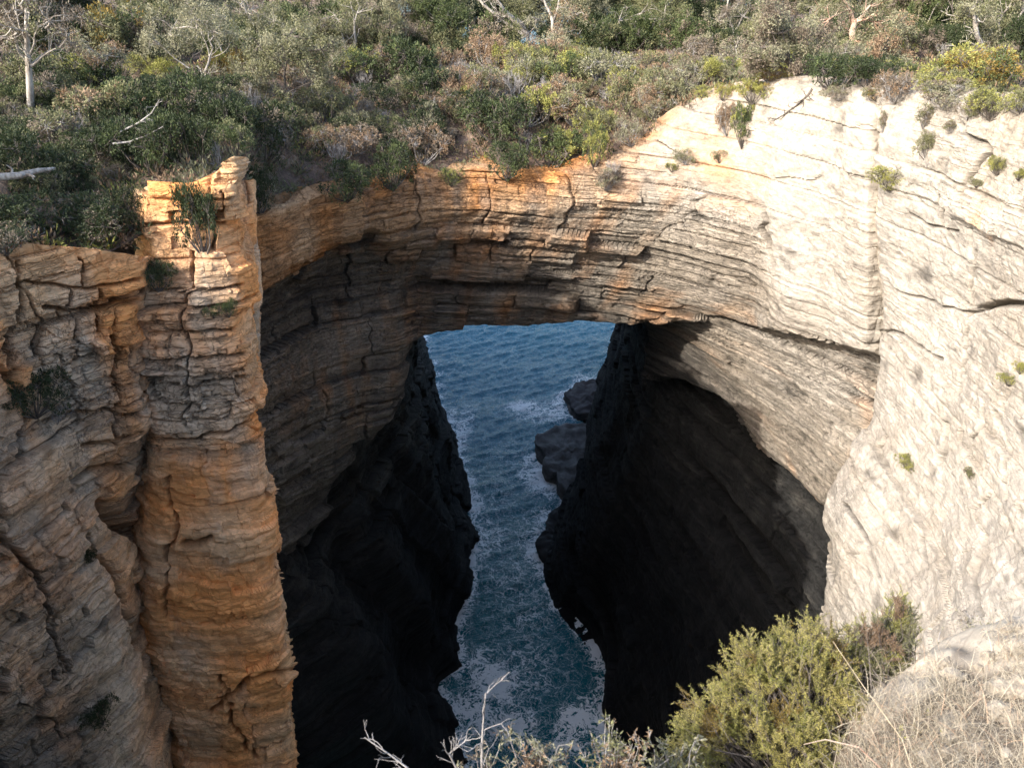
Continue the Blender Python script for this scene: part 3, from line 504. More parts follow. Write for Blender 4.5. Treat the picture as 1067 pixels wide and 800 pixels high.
pw = N_(n_, 'ShaderNodeMath', operation='POWER'); L(fa.outputs['Fac'], pw.inputs[0]); pw.inputs[1].default_value = 1.6
am = N_(n_, 'ShaderNodeMath', operation='MULTIPLY'); L(pw.outputs[0], am.inputs[0]); am.inputs[1].default_value = .40
gt = N_(n_, 'ShaderNodeTexNoise', i={'Scale': .8, 'Detail': 6, 'Roughness': .65}); L(wa.outputs[0], gt.inputs[0])
gm = N_(n_, 'ShaderNodeMapRange', i={1: .38, 2: .58, 3: .25, 4: 1.35}); L(gt.outputs[0], gm.inputs[0])
ag = N_(n_, 'ShaderNodeMath', operation='MULTIPLY'); L(am.outputs[0], ag.inputs[0]); L(gm.outputs[0], ag.inputs[1])
sb = N_(n_, 'ShaderNodeMath', operation='SUBTRACT'); L(ag.outputs[0], sb.inputs[0]); L(mn.outputs[0], sb.inputs[1])
fmu = N_(n_, 'ShaderNodeMapRange', i={1: -.035, 2: .06, 3: 0, 4: 1}); L(sb.outputs[0], fmu.inputs[0])
c2_ = N_(n_, 'ShaderNodeMix', data_type='RGBA'); c2_.inputs[7].default_value = (.86, .88, .87, 1); L(c1_.outputs[2], c2_.inputs[6]); L(fmu.outputs[0], c2_.inputs[0]); L(c2_.outputs[2], b_.inputs['Base Color'])
rr = N_(n_, 'ShaderNodeMapRange', i={3: .09, 4: .7}); L(fmu.outputs[0], rr.inputs[0]); L(rr.outputs[0], b_.inputs['Roughness'])
shoal = np.clip(ss(100, 60, GY) * .8 + .3 * fbm(GX / 9, GY / 9, 3., 3), 0, 1)
sea = grid_mesh('sea', np.stack([GX, GY, ZW], -1), WATER, {'foam': foamA, 'shoal': shoal}); tag(sea, kind='structure')

# ------------------------------------------------------------------ rocks standing in the water
import bmesh
def boulder(name, verts_px, z0, h, seed, K, label, group=None):
    """slab-topped rock from its plan outline on the water"""
    pts = [W(px, py, z=z0) for px, py in verts_px]
    c = np.mean(pts, 0); n = 90; m = 40
    ang = np.linspace(0, 2 * math.pi, n, endpoint=False)
    pa = np.array([math.atan2(p[1] - c[1], p[0] - c[0]) for p in pts]); pr = np.array([math.hypot(p[0] - c[0], p[1] - c[1]) for p in pts]); o = np.argsort(pa)
    r = np.interp(ang, np.concatenate([pa[o] - 2 * math.pi, pa[o], pa[o] + 2 * math.pi]), np.tile(pr[o], 3))
    r = np.interp(ang, np.concatenate([pa[o] - 2 * math.pi, pa[o], pa[o] + 2 * math.pi]), np.tile(pr[o], 3)) if True else r
    ang2 = (ang + math.pi) ; r = np.interp(np.mod(ang + math.pi, 2 * math.pi) - math.pi, np.concatenate([pa[o] - 2 * math.pi, pa[o], pa[o] + 2 * math.pi]), np.tile(pr[o], 3))
    t = np.linspace(0, 1, m)[:, None]
    rad = np.where(t < .5, 1.12 - .25 * t, (1 - (t - .5) * 2)**.75 * 0.995); zz = np.where(t < .5, -1.5 + (h + 1.5) * (t * 2)**.8, h + .18 * h * (t - .5) * 2)
    P = np.zeros((m, n + 1, 3)); a = np.append(ang, ang[0]); rr_ = np.append(r, r[0])
    P[..., 0] = c[0] + np.cos(a) * rr_ * rad; P[..., 1] = c[1] + np.sin(a) * rr_ * rad; P[..., 2] = zz + 0 * a
    x, y, z = [P[..., i].copy() for i in range(3)]
    d = .55 * fbm(x / 2.6, y / 2.6, z / 2 + seed, 4); q = np.floor((z + .25 * x) / .5 + rnd(seed)) 
    P[..., 0] += (d + .3 * (rnd(q, seed) - .5)) * np.cos(a); P[..., 1] += (d + .3 * (rnd(q, seed) - .5)) * np.sin(a); P[..., 2] += .5 * fbm(x / 1.9, y / 1.9, seed, 4) * (t > .2)
    P[:, -1] = P[:, 0]
    col = np.array(K)[None, None] * (1 + .5 * fbm(x / 1.2, y / 1.2, z / .7, 3))[..., None]
    o = grid_mesh(name, P, ROCK, {'rockcol': np.clip(col, .01, .5), 'crack': np.zeros(x.shape)}); tag(o, label, 'rock', group); return o
boulder('sea_rock', [(566,462),(590,452),(616,455),(625,480),(618,520),(600,530),(580,505),(570,485)], 0., 1.7, 3., (.11,.105,.10), 'broad flat-topped dark rock washed by white foam beside the right gorge wall')
boulder('sea_rock', [(594,425),(602,408),(620,402),(632,420),(622,438),(602,438)], 0., 1.3, 8., (.075,.07,.07), 'smaller dark rock at the foot of the gorge wall, beyond the broad flat-topped one')
boulder('sea_rock', [(572,560),(590,535),(612,530),(615,580),(590,610),(574,590)], 0., 1.2, 12., (.03,.03,.03), 'black wet rock shelf nearer than the broad flat-topped rock, where the channel narrows')

# ------------------------------------------------------------------ light, sky, camera
SUN_AZ = math.atan2(-.80, -.36); EL = math.radians(33)      # towards the sun: left and a little behind the lookout
d = Vector((-.81 * math.cos(EL), -.585 * math.cos(EL), math.sin(EL)))
ld = bpy.data.lights.new('sun', 'SUN'); ld.energy = 2.3; ld.angle = math.radians(.55); ld.color = (1.0, .945, .87)
lo = bpy.data.objects.new('sun', ld); COL.objects.link(lo); lo.rotation_euler = d.to_track_quat('Z', 'Y').to_euler(); lo.location = d * 50
wd = bpy.data.worlds.new('World'); S.world = wd; wd.use_nodes = True; wn = wd.node_tree
sk = wn.nodes.new('ShaderNodeTexSky'); sk.sky_type = 'NISHITA'; sk.sun_disc = False; sk.sun_elevation = EL; sk.sun_rotation = math.atan2(d.x, d.y)
sk.air_density = 1.0; sk.dust_density = 3.0; sk.ozone_density = 1.0
bg = wn.nodes['Background']; bg.inputs[1].default_value = .15; wn.links.new(sk.outputs[0], bg.inputs[0])
cam = bpy.data.cameras.new('camera'); co = bpy.data.objects.new('camera', cam); COL.objects.link(co); S.camera = co
co.location = (0, 0, CAMZ); co.rotation_euler = (math.pi / 2 - PITCH, 0, 0)
cam.sensor_width = 36; cam.lens = 36 * F / 1067; cam.dof.use_dof = True; cam.dof.focus_distance = 42; cam.dof.aperture_fstop = 4.0; cam.clip_start = .05; cam.clip_end = 20000
S.render.resolution_x = 1024; S.render.resolution_y = 767
vs = S.view_settings; S.display_settings.display_device = 'sRGB'; vs.view_transform = 'Standard'; vs.look = 'None'; vs.gamma = 1; vs.exposure = 1.66; vs.use_curve_mapping = False
S.render.engine = 'CYCLES'; S.cycles.use_denoising = True; S.cycles.max_bounces = 5; S.cycles.diffuse_bounces = 4; S.cycles.transparent_max_bounces = 4
S.cycles.use_adaptive_sampling = True; S.cycles.adaptive_threshold = .02
# ------------------------------------------------------------------ vegetation building blocks
LEAF, n_ = nt('leaves'); L = n_.links.new
o_ = N_(n_, 'ShaderNodeOutputMaterial'); at = N_(n_, 'ShaderNodeAttribute', attribute_name='leafcol')
d_ = N_(n_, 'ShaderNodeBsdfPrincipled', i={'Roughness': .6, 'Specular IOR Level': .3}); t_ = N_(n_, 'ShaderNodeBsdfTranslucent'); mx = N_(n_, 'ShaderNodeMixShader'); mx.inputs[0].default_value = .22
L(at.outputs['Color'], d_.inputs['Base Color']); L(at.outputs['Color'], t_.inputs['Color']); L(d_.outputs[0], mx.inputs[1]); L(t_.outputs[0], mx.inputs[2]); L(mx.outputs[0], o_.inputs[0])
def bark_mat(name, c1, c2, sc=6):
    m, n = nt(name); L = n.links.new
    o = N_(n, 'ShaderNodeOutputMaterial'); b = N_(n, 'ShaderNodeBsdfPrincipled', i={'Roughness': .85}); L(b.outputs[0], o.inputs[0])
    t = N_(n, 'ShaderNodeTexCoord'); mp = N_(n, 'ShaderNodeMapping'); mp.inputs['Scale'].default_value = (1, 1, .35); L(t.outputs['Object'], mp.inputs[0])
    a = N_(n, 'ShaderNodeTexNoise', i={'Scale': sc, 'Detail': 6, 'Roughness': .7}); L(mp.outputs[0], a.inputs[0])
    r = N_(n, 'ShaderNodeValToRGB'); r.color_ramp.elements[0].position = .38; r.color_ramp.elements[1].position = .6; r.color_ramp.elements[0].color = (*c1, 1); r.color_ramp.elements[1].color = (*c2, 1)
    L(a.outputs[0], r.inputs[0]); L(r.outputs[0], b.inputs['Base Color'])
    bp = N_(n, 'ShaderNodeBump', i={'Strength': .6, 'Distance': .03}); L(a.outputs[0], bp.inputs['Height']); L(bp.outputs[0], b.inputs['Normal'])
    return m
BARK_PALE = bark_mat('pale_bark', (.20,.17,.14), (.43,.395,.35)); BARK_DARK = bark_mat('dark_bark', (.05,.042,.035), (.15,.125,.105)); BARK_RED = bark_mat('rust_bark', (.30,.13,.07), (.50,.40,.32), 2)
TWIG = bark_mat('dead_wood', (.19,.17,.155), (.36,.34,.32), 9)
DRY, n_ = nt('dry_grass_blades'); L = n_.links.new
o_ = N_(n_, 'ShaderNodeOutputMaterial'); at = N_(n_, 'ShaderNodeAttribute', attribute_name='leafcol'); d_ = N_(n_, 'ShaderNodeBsdfPrincipled', i={'Roughness': .75}); L(at.outputs['Color'], d_.inputs['Base Color']); L(d_.outputs[0], o_.inputs[0])

def poly_mesh(name, V, Q, mat, colr=None, smooth=False):
    me = bpy.data.meshes.new(name); V = np.asarray(V, np.float32).reshape(-1, 3); Q = np.asarray(Q, np.int32)
    me.vertices.add(len(V)); me.vertices.foreach_set('co', V.reshape(-1)); me.loops.add(Q.size); me.loops.foreach_set('vertex_index', Q.reshape(-1))
    me.polygons.add(len(Q)); me.polygons.foreach_set('loop_start', (np.arange(len(Q)) * Q.shape[1]).astype(np.int32)); me.polygons.foreach_set('use_smooth', np.full(len(Q), smooth)); me.update(calc_edges=True)
    if colr is not None:
        a = me.attributes.new('leafcol', 'FLOAT_COLOR', 'POINT'); rgba = np.ones((len(V), 4), np.float32); rgba[:, :3] = colr; a.data.foreach_set('color', rgba.reshape(-1))
    me.materials.append(mat); return me
def unit(v): return v / np.maximum(np.linalg.norm(v, axis=-1, keepdims=True), 1e-9)
def leaf_arrays(r, P, D, ln, wd, col):
    """diamond leaves at P pointing along D"""
    n = len(P); s = unit(np.cross(D, r.normal(size=(n, 3)))); ln = np.broadcast_to(ln, n)[:, None]; wd = np.broadcast_to(wd, n)[:, None]
    up = unit(np.cross(D, s))
    V = np.stack([P, P + D * ln * .45 + s * wd * .5 + up * wd * .12, P + D * ln, P + D * ln * .45 - s * wd * .5 + up * wd * .12], 1)
    return V.reshape(-1, 3), np.arange(n * 4).reshape(n, 4), np.repeat(col, 4, 0)
def tube_arrays(segs, k=4):
    """segs [N,8] = p0, p1, r0, r1"""
    S_ = np.asarray(segs, float); p0, p1, r0, r1 = S_[:, :3], S_[:, 3:6], S_[:, 6:7], S_[:, 7:8]
    d = unit(p1 - p0); a = unit(np.cross(d, np.array([.3, .2, .93]) + 0 * d)); b = np.cross(d, a); V = []
    p1 = p1 + d * np.minimum(r1, .3 * np.linalg.norm(S_[:, 3:6] - p0, axis=1)[:, None])
    for j in range(k):
        t = 2 * math.pi * j / k; o = a * math.cos(t) + b * math.sin(t); V += [p0 + o * r0, p1 + o * r1]
    V = np.stack(V, 1); n = len(S_); base = (np.arange(n) * 2 * k)[:, None, None]
    q = np.array([[2*j, 2*((j+1) % k), 2*((j+1) % k)+1, 2*j+1] for j in range(k)])[None]
    return V.reshape(-1, 3), (base + q).reshape(-1, 4)
def grow(r, p, d, ln, rad, depth, segs, tips, bend=.25, fork=(2, 3), spread=.7, shrink=.68, up=.15, nseg=4):
    p = np.array(p, float); d = unit(np.array(d, float))
    for i in range(nseg):
        q = p + d * ln / nseg; r1 = rad * (1 - .35 * (i + 1) / nseg); segs.append((*p, *q, rad * (1 - .35 * i / nseg), r1)); p = q
        d = unit(d + r.normal(size=3) * bend + np.array([0, 0, up * .5]))
        if depth > 0 and i >= nseg - 2 and r.random() < .5:
            dd = unit(d + r.normal(size=3) * spread); grow(r, p, dd, ln * shrink * .8, rad * .45, depth - 1, segs, tips, bend, fork, spread, shrink, up, nseg)
        if depth <= 1: tips.append((p.copy(), d.copy()))
    if depth > 0:
        for _ in range(r.integers(fork[0], fork[1] + 1)):
            dd = unit(d + r.normal(size=3) * spread + np.array([0, 0, up])); grow(r, p, dd, ln * shrink * r.uniform(.8, 1.15), rad * .62, depth - 1, segs, tips, bend, fork, spread, shrink, up, nseg)
COLS = {'yellow': ((.27,.25,.06), (.48,.42,.15)), 'dark': ((.030,.045,.018), (.055,.070,.028)), 'olive': ((.125,.13,.06), (.24,.235,.12)), 'lime': ((.20,.21,.05), (.38,.36,.11)), 'silver': ((.18,.175,.105), (.33,.315,.205)),
        'rust': ((.20,.125,.07), (.34,.245,.16)), 'gold': ((.17,.13,.03), (.30,.20,.05)), 'green': ((.06,.085,.03), (.12,.145,.055)), 'brown': ((.14,.11,.08), (.26,.215,.16))}
def leafcols(r, kind, n, P=None, kind2=None, mix=0.):
    a, b = [np.array(c) for c in COLS[kind]]; t = r.random((n, 1)) * .6
    if P is not None: t = t + .4 * (.5 + .5 * np.sin(P[:, :1] * 5 + P[:, 1:2] * 4 + P[:, 2:3] * 6))
    c = a * (1 - t) + b * t
    if kind2:
        a2, b2 = [np.array(q) for q in COLS[kind2]]; m = (noise(P[:, 0] * 2.2, P[:, 1] * 2.2, P[:, 2] * 2.2 + 9)[:, None] * 1.2 + r.random((n, 1)) * .5 > 1 - 1.2 * mix - .1)
        c = np.where(m, a2 * (1 - t) + b2 * t, c)
    return c * r.uniform(.8, 1.2, (n, 1))
PROTO = {}
def shrub_mesh(kind, v, kind2=None, mix=0., n=4200, ls=.075, wd=.036, h=1.25, spread=1.15, lobes=15):
    key = ('shrub', kind, v, kind2, h)
    if key in PROTO: return PROTO[key]
    r = np.random.default_rng(hash((kind, v)) % 1000 if False else v * 37 + len(kind) * 5 + ord(kind[0]))
    segs, tips = [], []
    C = []
    for i in range(lobes):
        a = r.uniform(0, 2 * math.pi); q = r.random()**.5 * .72 * spread; C.append((math.cos(a) * q, math.sin(a) * q, h * r.uniform(.32, .78) * (1.1 - .35 * q), r.uniform(.16, .38)))
    C = np.array(C)
    for c in C:
        p = np.array([0., 0, -.12]); e = c[:3]; mid = (p + e) / 2 * np.array([1.15, 1.15, .8]) + r.normal(size=3) * .05
        segs += [(*p, *mid, .028, .02), (*mid, *e, .02, .011)]
        for _ in range(9):
            s = e + unit(r.normal(size=3) + np.array([0, 0, .5])) * c[3] * .9; segs.append((*e, *s, .010, .004))
    w = C[:, 3]**2; k = r.choice(len(C), n, p=w / w.sum()); dr = unit(r.normal(size=(n, 3)) + np.array([0, 0, .35]))
    # sprigs: leaves gather in small tufts
    nt_ = n // 9; kt = r.choice(len(C), nt_, p=w / w.sum()); dt = unit(r.normal(size=(nt_, 3)) + np.array([0, 0, .35])); rt = r.random(nt_)**.4
    T = C[kt, :3] + dt * (C[kt, 3] * (.45 + .65 * rt))[:, None] * np.array([1, 1, .85])
    ti = r.integers(0, nt_, n); P = T[ti] + r.normal(size=(n, 3)) * .038; D = unit(dt[ti] + r.normal(size=(n, 3)) * .55)
    P[:, 2] = np.maximum(P[:, 2], -.05)
    V, Q, c = leaf_arrays(r, P, D, ls * r.uniform(.6, 1.3, n), wd * r.uniform(.7, 1.2, n), leafcols(r, kind, n, P, kind2, mix))
    fol = poly_mesh('foliage', V, Q, LEAF, c); tv, tq = tube_arrays(segs); st = poly_mesh('stems', tv, tq, TWIG if kind in ('silver', 'rust', 'brown') else BARK_DARK)
    PROTO[key] = (fol, st); return PROTO[key]
def dead_mesh(v, dens=1.0, up=.2, depth=4):
    key = ('dead', v, depth)
    if key in PROTO: return PROTO[key]
    r = np.random.default_rng(900 + v); segs, tips = [], []
    for i in range(int(7 * dens)):
        a = r.uniform(0, 2 * math.pi); t = r.uniform(.3, 1.1); grow(r, (0, 0, -.05), (math.cos(a) * t, math.sin(a) * t, 1), .42, .022, depth - 1, segs, tips, .22, (2, 3), .6, .66, up, 3)
    V, Q = tube_arrays(segs, 3); PROTO[key] = poly_mesh('dead_shrub', V, Q, TWIG); return PROTO[key]
def tree_mesh(v, kind, bark, h=6., lean=(0, 0), kind2=None, mix=0., leaves=9000, rad=.13, sparse=1.0, depth=4, low=1.0):
    r = np.random.default_rng(300 + v); segs, tips = [], []
    d = np.array([lean[0], lean[1], 1.]); p = np.array([0., 0, -.4]); d = unit(d)
    # trunk with two or three limbs
    n = 6; th = h * .38 * low; rr = rad
    for i in range(n):
        q = p + d * (th + .4) / n; segs.append((*p, *q, rr, rr * .9)); p = q; rr *= .9; d = unit(d + r.normal(size=3) * .10)
    for i in range(3):
        a = 2 * math.pi * i / 3 + r.uniform(-.5, .5); dd = unit(d + np.array([math.cos(a), math.sin(a), 0]) * .65)
        grow(r, p, dd, h * .25, rr * .75, depth - 1, segs, tips, .20, (2, 3), .62, .74, .12, 4)
    T = np.array([t[0] for t in tips]); n = leaves; nt_ = n // 14
    ti0 = r.integers(0, len(T), nt_); tc = T[ti0] + r.normal(size=(nt_, 3)) * .26 * h / 6
    ti = r.integers(0, nt_, n); P = tc[ti] + r.normal(size=(n, 3)) * .10 * h / 6; D = unit(r.normal(size=(n, 3)) * .8 + np.array([0, 0, -.55]))
    V, Q, c = leaf_arrays(r, P, D, .17 * r.uniform(.6, 1.2, n), .045 * r.uniform(.8, 1.3, n), leafcols(r, kind, n, P / 2, kind2, mix))
    tv, tq = tube_arrays(segs, 6)
    return poly_mesh('crown', V, Q, LEAF, c), poly_mesh('trunk', tv, tq, bark, smooth=True)
def link(name, data, parent=None):
    o = bpy.data.objects.new(name, data); COL.objects.link(o); o.parent = parent; return o

# ------------------------------------------------------------------ where things stand
from mathutils.bvhtree import BVHTree
def bvh(objs):
    vs, ps = [], []
    for o in objs:
        me = o.data; n = len(me.vertices); v = np.empty(n * 3, np.float32); me.vertices.foreach_get('co', v); q = np.empty(len(me.loops), np.int32); me.loops.foreach_get('vertex_index', q)
        b = sum(len(a) for a in vs); vs.append(v.reshape(-1, 3)); ps.append(q.reshape(-1, 4) + b)
    return BVHTree.FromPolygons(np.concatenate(vs).tolist(), np.concatenate(ps).tolist())
_pl = bvh([plateau, ledge_o]); 
_fa = bvh([o for o in S.objects if o.name.startswith(('rock_arch', 'rock_wall', 'rock_buttress', 'rock_slab', 'rock_overhang', 'plateau'))])
def spot(px, py, any_=False):
    w = Vector(W(px, py, Y=1.0)) - Vector((0, 0, CAMZ)); w.normalize(); h = (_fa if any_ else _pl).ray_cast(Vector((0, 0, CAMZ)), w)
    if h[0] is None: return None
    p = h[0]; dep = p.y * CP - (p.z - CAMZ) * SP; return p, dep, h[1]
def place_empty(name, p, rz, s):
    e = bpy.data.objects.new(name, None); e.empty_display_size = .3; COL.objects.link(e); e.location = p; e.rotation_euler = (0, 0, rz); e.scale = s; return e
def shrub(px, py, wpx, hpx, kind, label, any_=False, kind2=None, mix=0., v=None, group=None, cat='shrub', name='shrub', sink=0.):
    s = spot(px, py, any_)
    if s is None: print('MISS', px, py, label); return
    p, dep, nrm = s; v = random.randint(0, 2) if v is None else v
    fol, st = shrub_mesh(kind, v, kind2, mix)
    m = dep / F; k = wpx * m / 1.75; kz = hpx * m / 1.25 * 1.08
    if any_: p = p + Vector((nrm.x, nrm.y, 0)) * (.1 * k) * (1 if nrm.y < 0 else -1)
    e = place_empty(name, p - Vector((0, 0, .03 + sink)), random.uniform(0, 6.28), (k, k, kz)); link('foliage', fol, e); link('stems', st, e)
    tag(e, label, cat, group); return e
def dead(px, py, wpx, hpx, label, v=None, any_=False, tilt=(0, 0), group=None, depth=4):
    s = spot(px, py, any_)
    if s is None: print('MISS', px, py, label); return
    p, dep, _ = s; me = dead_mesh(random.randint(0, 3) if v is None else v, depth=depth); m = dep / F
    o = link('dead_shrub', me); o.location = p - Vector((0, 0, .05)); o.rotation_euler = (tilt[0], tilt[1], random.uniform(0, 6.28)); o.scale = (wpx * m / 2.2, wpx * m / 2.2, hpx * m / 1.3)
    tag(o, label, 'dead shrub', group); return o
def tree(px, py, h, kind, bark, label, v, lean=(0, 0), rz=0, group='gum trees behind the cliff top', **kw):
    s = spot(px, py)
    if s is None: print('MISS', px, py, label); return
    p, dep, _ = s; cr, tr = tree_mesh(v, kind, bark, h, lean, **kw)
    e = place_empty('gum_tree', p, rz, (1, 1, 1)); link('trunk', tr, e); link('crown', cr, e); tag(e, label, 'tree', group); return e
# ------------------------------------------------------------------ trees
def ptree(bx, by, paths, crowns, kind, bark, label, kind2=None, mix=.4, n=6000, seed=1, twig=3, group='gum trees behind the cliff top', Yoff=0.):
    """trunk and limbs measured along the photo's own lines, at the distance of the ground they stand on; crown = clumps round given centres"""
    s = spot(bx, by)
    if s is None: print('MISS tree', label); return
    r = np.random.default_rng(seed); Y = s[0].y + Yoff; m = s[1] / F; base = np.array(s[0]); segs, tips = [], []
    for pts, r0, r1 in paths:
        P = [np.array(W(q[0], q[1], Y)) for q in pts]; dy = r.normal() * .5; n_s = len(P) - 1
        if pts is paths[0][0]: P[0] = base - np.array([0, 0, .3]); dy = 0
        for i in range(n_s):
            for k in range(4):
                t0 = (i + k / 4) / n_s; t1 = (i + (k + 1) / 4) / n_s; a_ = P[i] + (P[i+1] - P[i]) * k / 4; b_ = P[i] + (P[i+1] - P[i]) * (k + 1) / 4
                j0 = .05 * math.sin(t0 * 6.283); j1 = .05 * math.sin(t1 * 6.283); segs.append((a_[0] + j0, a_[1] + dy * t0, a_[2], b_[0] + j1, b_[1] + dy * t1, b_[2], r0 + (r1 - r0) * t0, r0 + (r1 - r0) * t1))
            for _ in range(twig):
                a_ = P[i] + (P[i+1] - P[i]) * r.random() + np.array([0, dy * (i + .5) / n_s, 0])
                if i > 0 or n_s == 1: grow(r, a_, unit(unit(P[i+1] - P[i]) + r.normal(size=3) * .8), r.uniform(.5, 1.1), r1 * .5, 2, segs, tips, .22, (1, 2), .6, .7, .1, 3)
    C = []
    for (cx, cy, rp) in crowns:
        c = np.array(W(cx, cy, Y)); R = rp * m
        for _ in range(7): 
            q = c + unit(r.normal(size=3)) * R * .75 * np.array([1, 1.1, .7]); C.append((*q, R * r.uniform(.22, .42)))
            mid = (c + q) / 2 + r.normal(size=3) * R * .1; segs += [(*c, *mid, .035, .02), (*mid, *q, .02, .01)]
            for _ in range(5): e = q + unit(r.normal(size=3)) * R * .3; segs.append((*q, *e, .011, .005))
    ends = [np.array(W(q[0], q[1], Y)) for pts, _, _ in paths for q in pts[1:]]
    for (cx, cy, rp) in crowns:
        c = np.array(W(cx, cy, Y)); e0 = min(ends, key=lambda q: np.linalg.norm(q - c)); mid = (e0 + c) / 2 + r.normal(size=3) * .12; segs += [(*e0, *mid, .045, .04), (*mid, *c, .04, .035)]
    C = np.array(C); nt_ = n // 10; w = C[:, 3]**2; kt = r.choice(len(C), nt_, p=w / w.sum()); T = C[kt, :3] + unit(r.normal(size=(nt_, 3))) * (C[kt, 3] * r.random(nt_)**.5)[:, None] * 1.15
    if len(tips) > 4: tp = np.array([t[0] for t in tips]); T = np.concatenate([T, tp[r.integers(0, len(tp), nt_ // 6)] + r.normal(size=(nt_ // 6, 3)) * .1])
    ti = r.integers(0, len(T), n); P = T[ti] + r.normal(size=(n, 3)) * .09; D = unit(r.normal(size=(n, 3)) * .8 + np.array([0, 0, -.4]))
    V, Q, c = leaf_arrays(r, P - base, D, .15 * r.uniform(.6, 1.2, n), .045 * r.uniform(.8, 1.3, n), leafcols(r, kind, n, P / 2, kind2, mix)); tv, tq = tube_arrays(segs, 6)
    e = place_empty('gum_tree', Vector(base), 0, (1, 1, 1)); link('trunk', poly_mesh('trunk', tv - base, tq, bark, smooth=True), e); link('crown', poly_mesh('crown', V, Q, LEAF, c), e); tag(e, label, 'tree', group); return e
ptree(30, 128, [([(30,128),(30,90),(30,55),(28,-5)],.17,.08), ([(30,68),(20,55),(17,30)],.07,.03), ([(31,70),(45,60),(62,50)],.06,.02), ([(30,58),(40,42),(47,30)],.05,.02)], [(10,40,24),(52,22,24),(25,12,24),(70,40,16)], 'brown', BARK_PALE, "gum with a tall pale forked trunk above dark scrub near the photo's left edge", 'olive', .4, 2600, 1)
ptree(110, 98, [([(112,98),(108,78),(106,66)],.05,.03)], [(92,50,20),(112,58,18),(100,66,14)], 'silver', BARK_PALE, 'small pale-leaved gum sapling right of the tall pale forked trunk', 'rust', .4, 3000, 2)
ptree(213, 93, [([(213,93),(210,82),(218,66),(222,50)],.09,.05), ([(211,80),(203,70),(198,72)],.04,.02), ([(219,64),(212,44),(205,30)],.04,.02)], [(180,30,30),(205,22,30),(165,45,20),(225,35,22)], 'silver', BARK_PALE, 'silvery gum with a thin crooked pale trunk beside a yellow bush', None, .4, 7500, 3)
ptree(235, 70, [([(237,68),(228,45),(220,34)],.06,.03)], [(215,25,20),(232,18,20)], 'olive', BARK_PALE, 'gum sapling with a slanting pale stem just right of the crooked-trunk gum', 'silver', .4, 2800, 4)
ptree(308, 130, [([(312,130),(302,112),(296,98)],.22,.14), ([(296,98),(297,80),(302,60)],.08,.04), ([(296,98),(310,92),(325,86)],.05,.02)], [(262,72,26),(290,60,32),(320,72,26),(335,52,26),(300,38,30),(270,48,24)], 'silver', BARK_DARK, 'broad pale green gum on a thick leaning trunk over tangled dead branches', 'olive', .55, 15000, 5)
ptree(275, 66, [([(280,60),(268,34),(258,14),(250,-10)],.13,.08)], [(262,10,18),(285,22,22)], 'silver', BARK_PALE, 'gum with one slanting white stem behind the broad pale green gum', 'olive', .4, 3500, 6)
ptree(362, 64, [([(362,64),(358,44),(356,28)],.12,.08), ([(362,62),(370,44),(368,20)],.12,.07)], [(345,18,26),(372,14,24),(335,30,18)], 'olive', BARK_PALE, 'gum with twin pale stems between two olive bushes', 'brown', .4, 6000, 7)
ptree(552, 62, [([(553,62),(550,36)],.18,.15), ([(550,36),(532,18),(522,8)],.22,.2), ([(548,38),(526,24),(505,6),(494,-8)],.14,.08), ([(524,22),(512,24)],.05,.02)], [(560,20,14)], 'silver', BARK_PALE, 'white gum leaning left with long bare limbs beside the bright gap', None, .4, 900, 8)
ptree(577, 66, [([(577,66),(577,40),(576,22)],.16,.12), ([(576,22),(570,8),(566,-6)],.11,.08), ([(576,22),(582,8),(586,-6)],.09,.06)], [(558,44,10),(590,34,20),(600,15,22),(580,50,10)], 'rust', BARK_PALE, 'upright gum with a white forked trunk and reddish leaves, right of the gap', 'silver', .5, 4200, 9)
ptree(892, 66, [([(892,66),(888,48),(889,34),(891,22)],.24,.17), ([(891,22),(898,16),(903,6)],.1,.06), ([(889,24),(886,10),(880,-6)],.1,.06)], [(865,20,28),(912,24,30),(900,48,18),(935,40,28),(870,45,18)], 'silver', BARK_RED, 'gum with a rust and white peeling trunk above black shade', 'olive', .5, 13000, 10)
ptree(872, 50, [([(870,50),(862,34),(852,18)],.10,.06)], [(850,12,20)], 'olive', BARK_PALE, 'slanting white stem left of the peeling trunk', 'silver', .4, 2000, 20)
ptree(845, 92, [([(846,92),(838,82),(826,70),(822,62)],.20,.12), ([(838,82),(842,68),(846,58)],.07,.04)], [(795,50,26),(815,35,30),(840,40,24),(800,20,24),(830,62,18),(790,70,14)], 'brown', BARK_DARK, 'dark leaning gum on the very rim with roots hanging over the pale cliff', 'silver', .6, 15000, 11)
ptree(1036, 70, [([(1036,70),(1028,58),(1020,40),(1014,12)],.15,.10)], [(1010,10,16)], 'silver', BARK_PALE, 'gum with a bare pale curved trunk rising from golden bushes', 'olive', .4, 1800, 12)
ptree(1035, 66, [([(1035,66),(1038,50),(1045,40)],.16,.10), ([(1045,40),(1058,24),(1066,10)],.10,.06), ([(1042,44),(1040,24),(1050,8)],.07,.04)], [(1050,46,22),(1066,30,24),(1045,15,24),(1075,55,20)], 'olive', BARK_PALE, 'rightmost gum, dense olive crown right behind the bare curved trunk', 'silver', .4, 9000, 13)
ptree(925, 84, [([(925,84),(923,66),(920,52)],.08,.05)], [(912,62,16),(935,68,18),(922,48,16)], 'rust', BARK_DARK, 'low gum with drooping pinkish leaves right of the peeling trunk', 'silver', .5, 6000, 14)
ptree(764, 56, [([(762,56),(764,34),(758,12),(760,-5)],.10,.05), ([(763,36),(772,22),(780,10)],.05,.02)], [(748,22,20),(775,18,20)], 'brown', BARK_PALE, 'thin brownish gum with crooked grey branches behind the rim heath', 'silver', .5, 3200, 15)
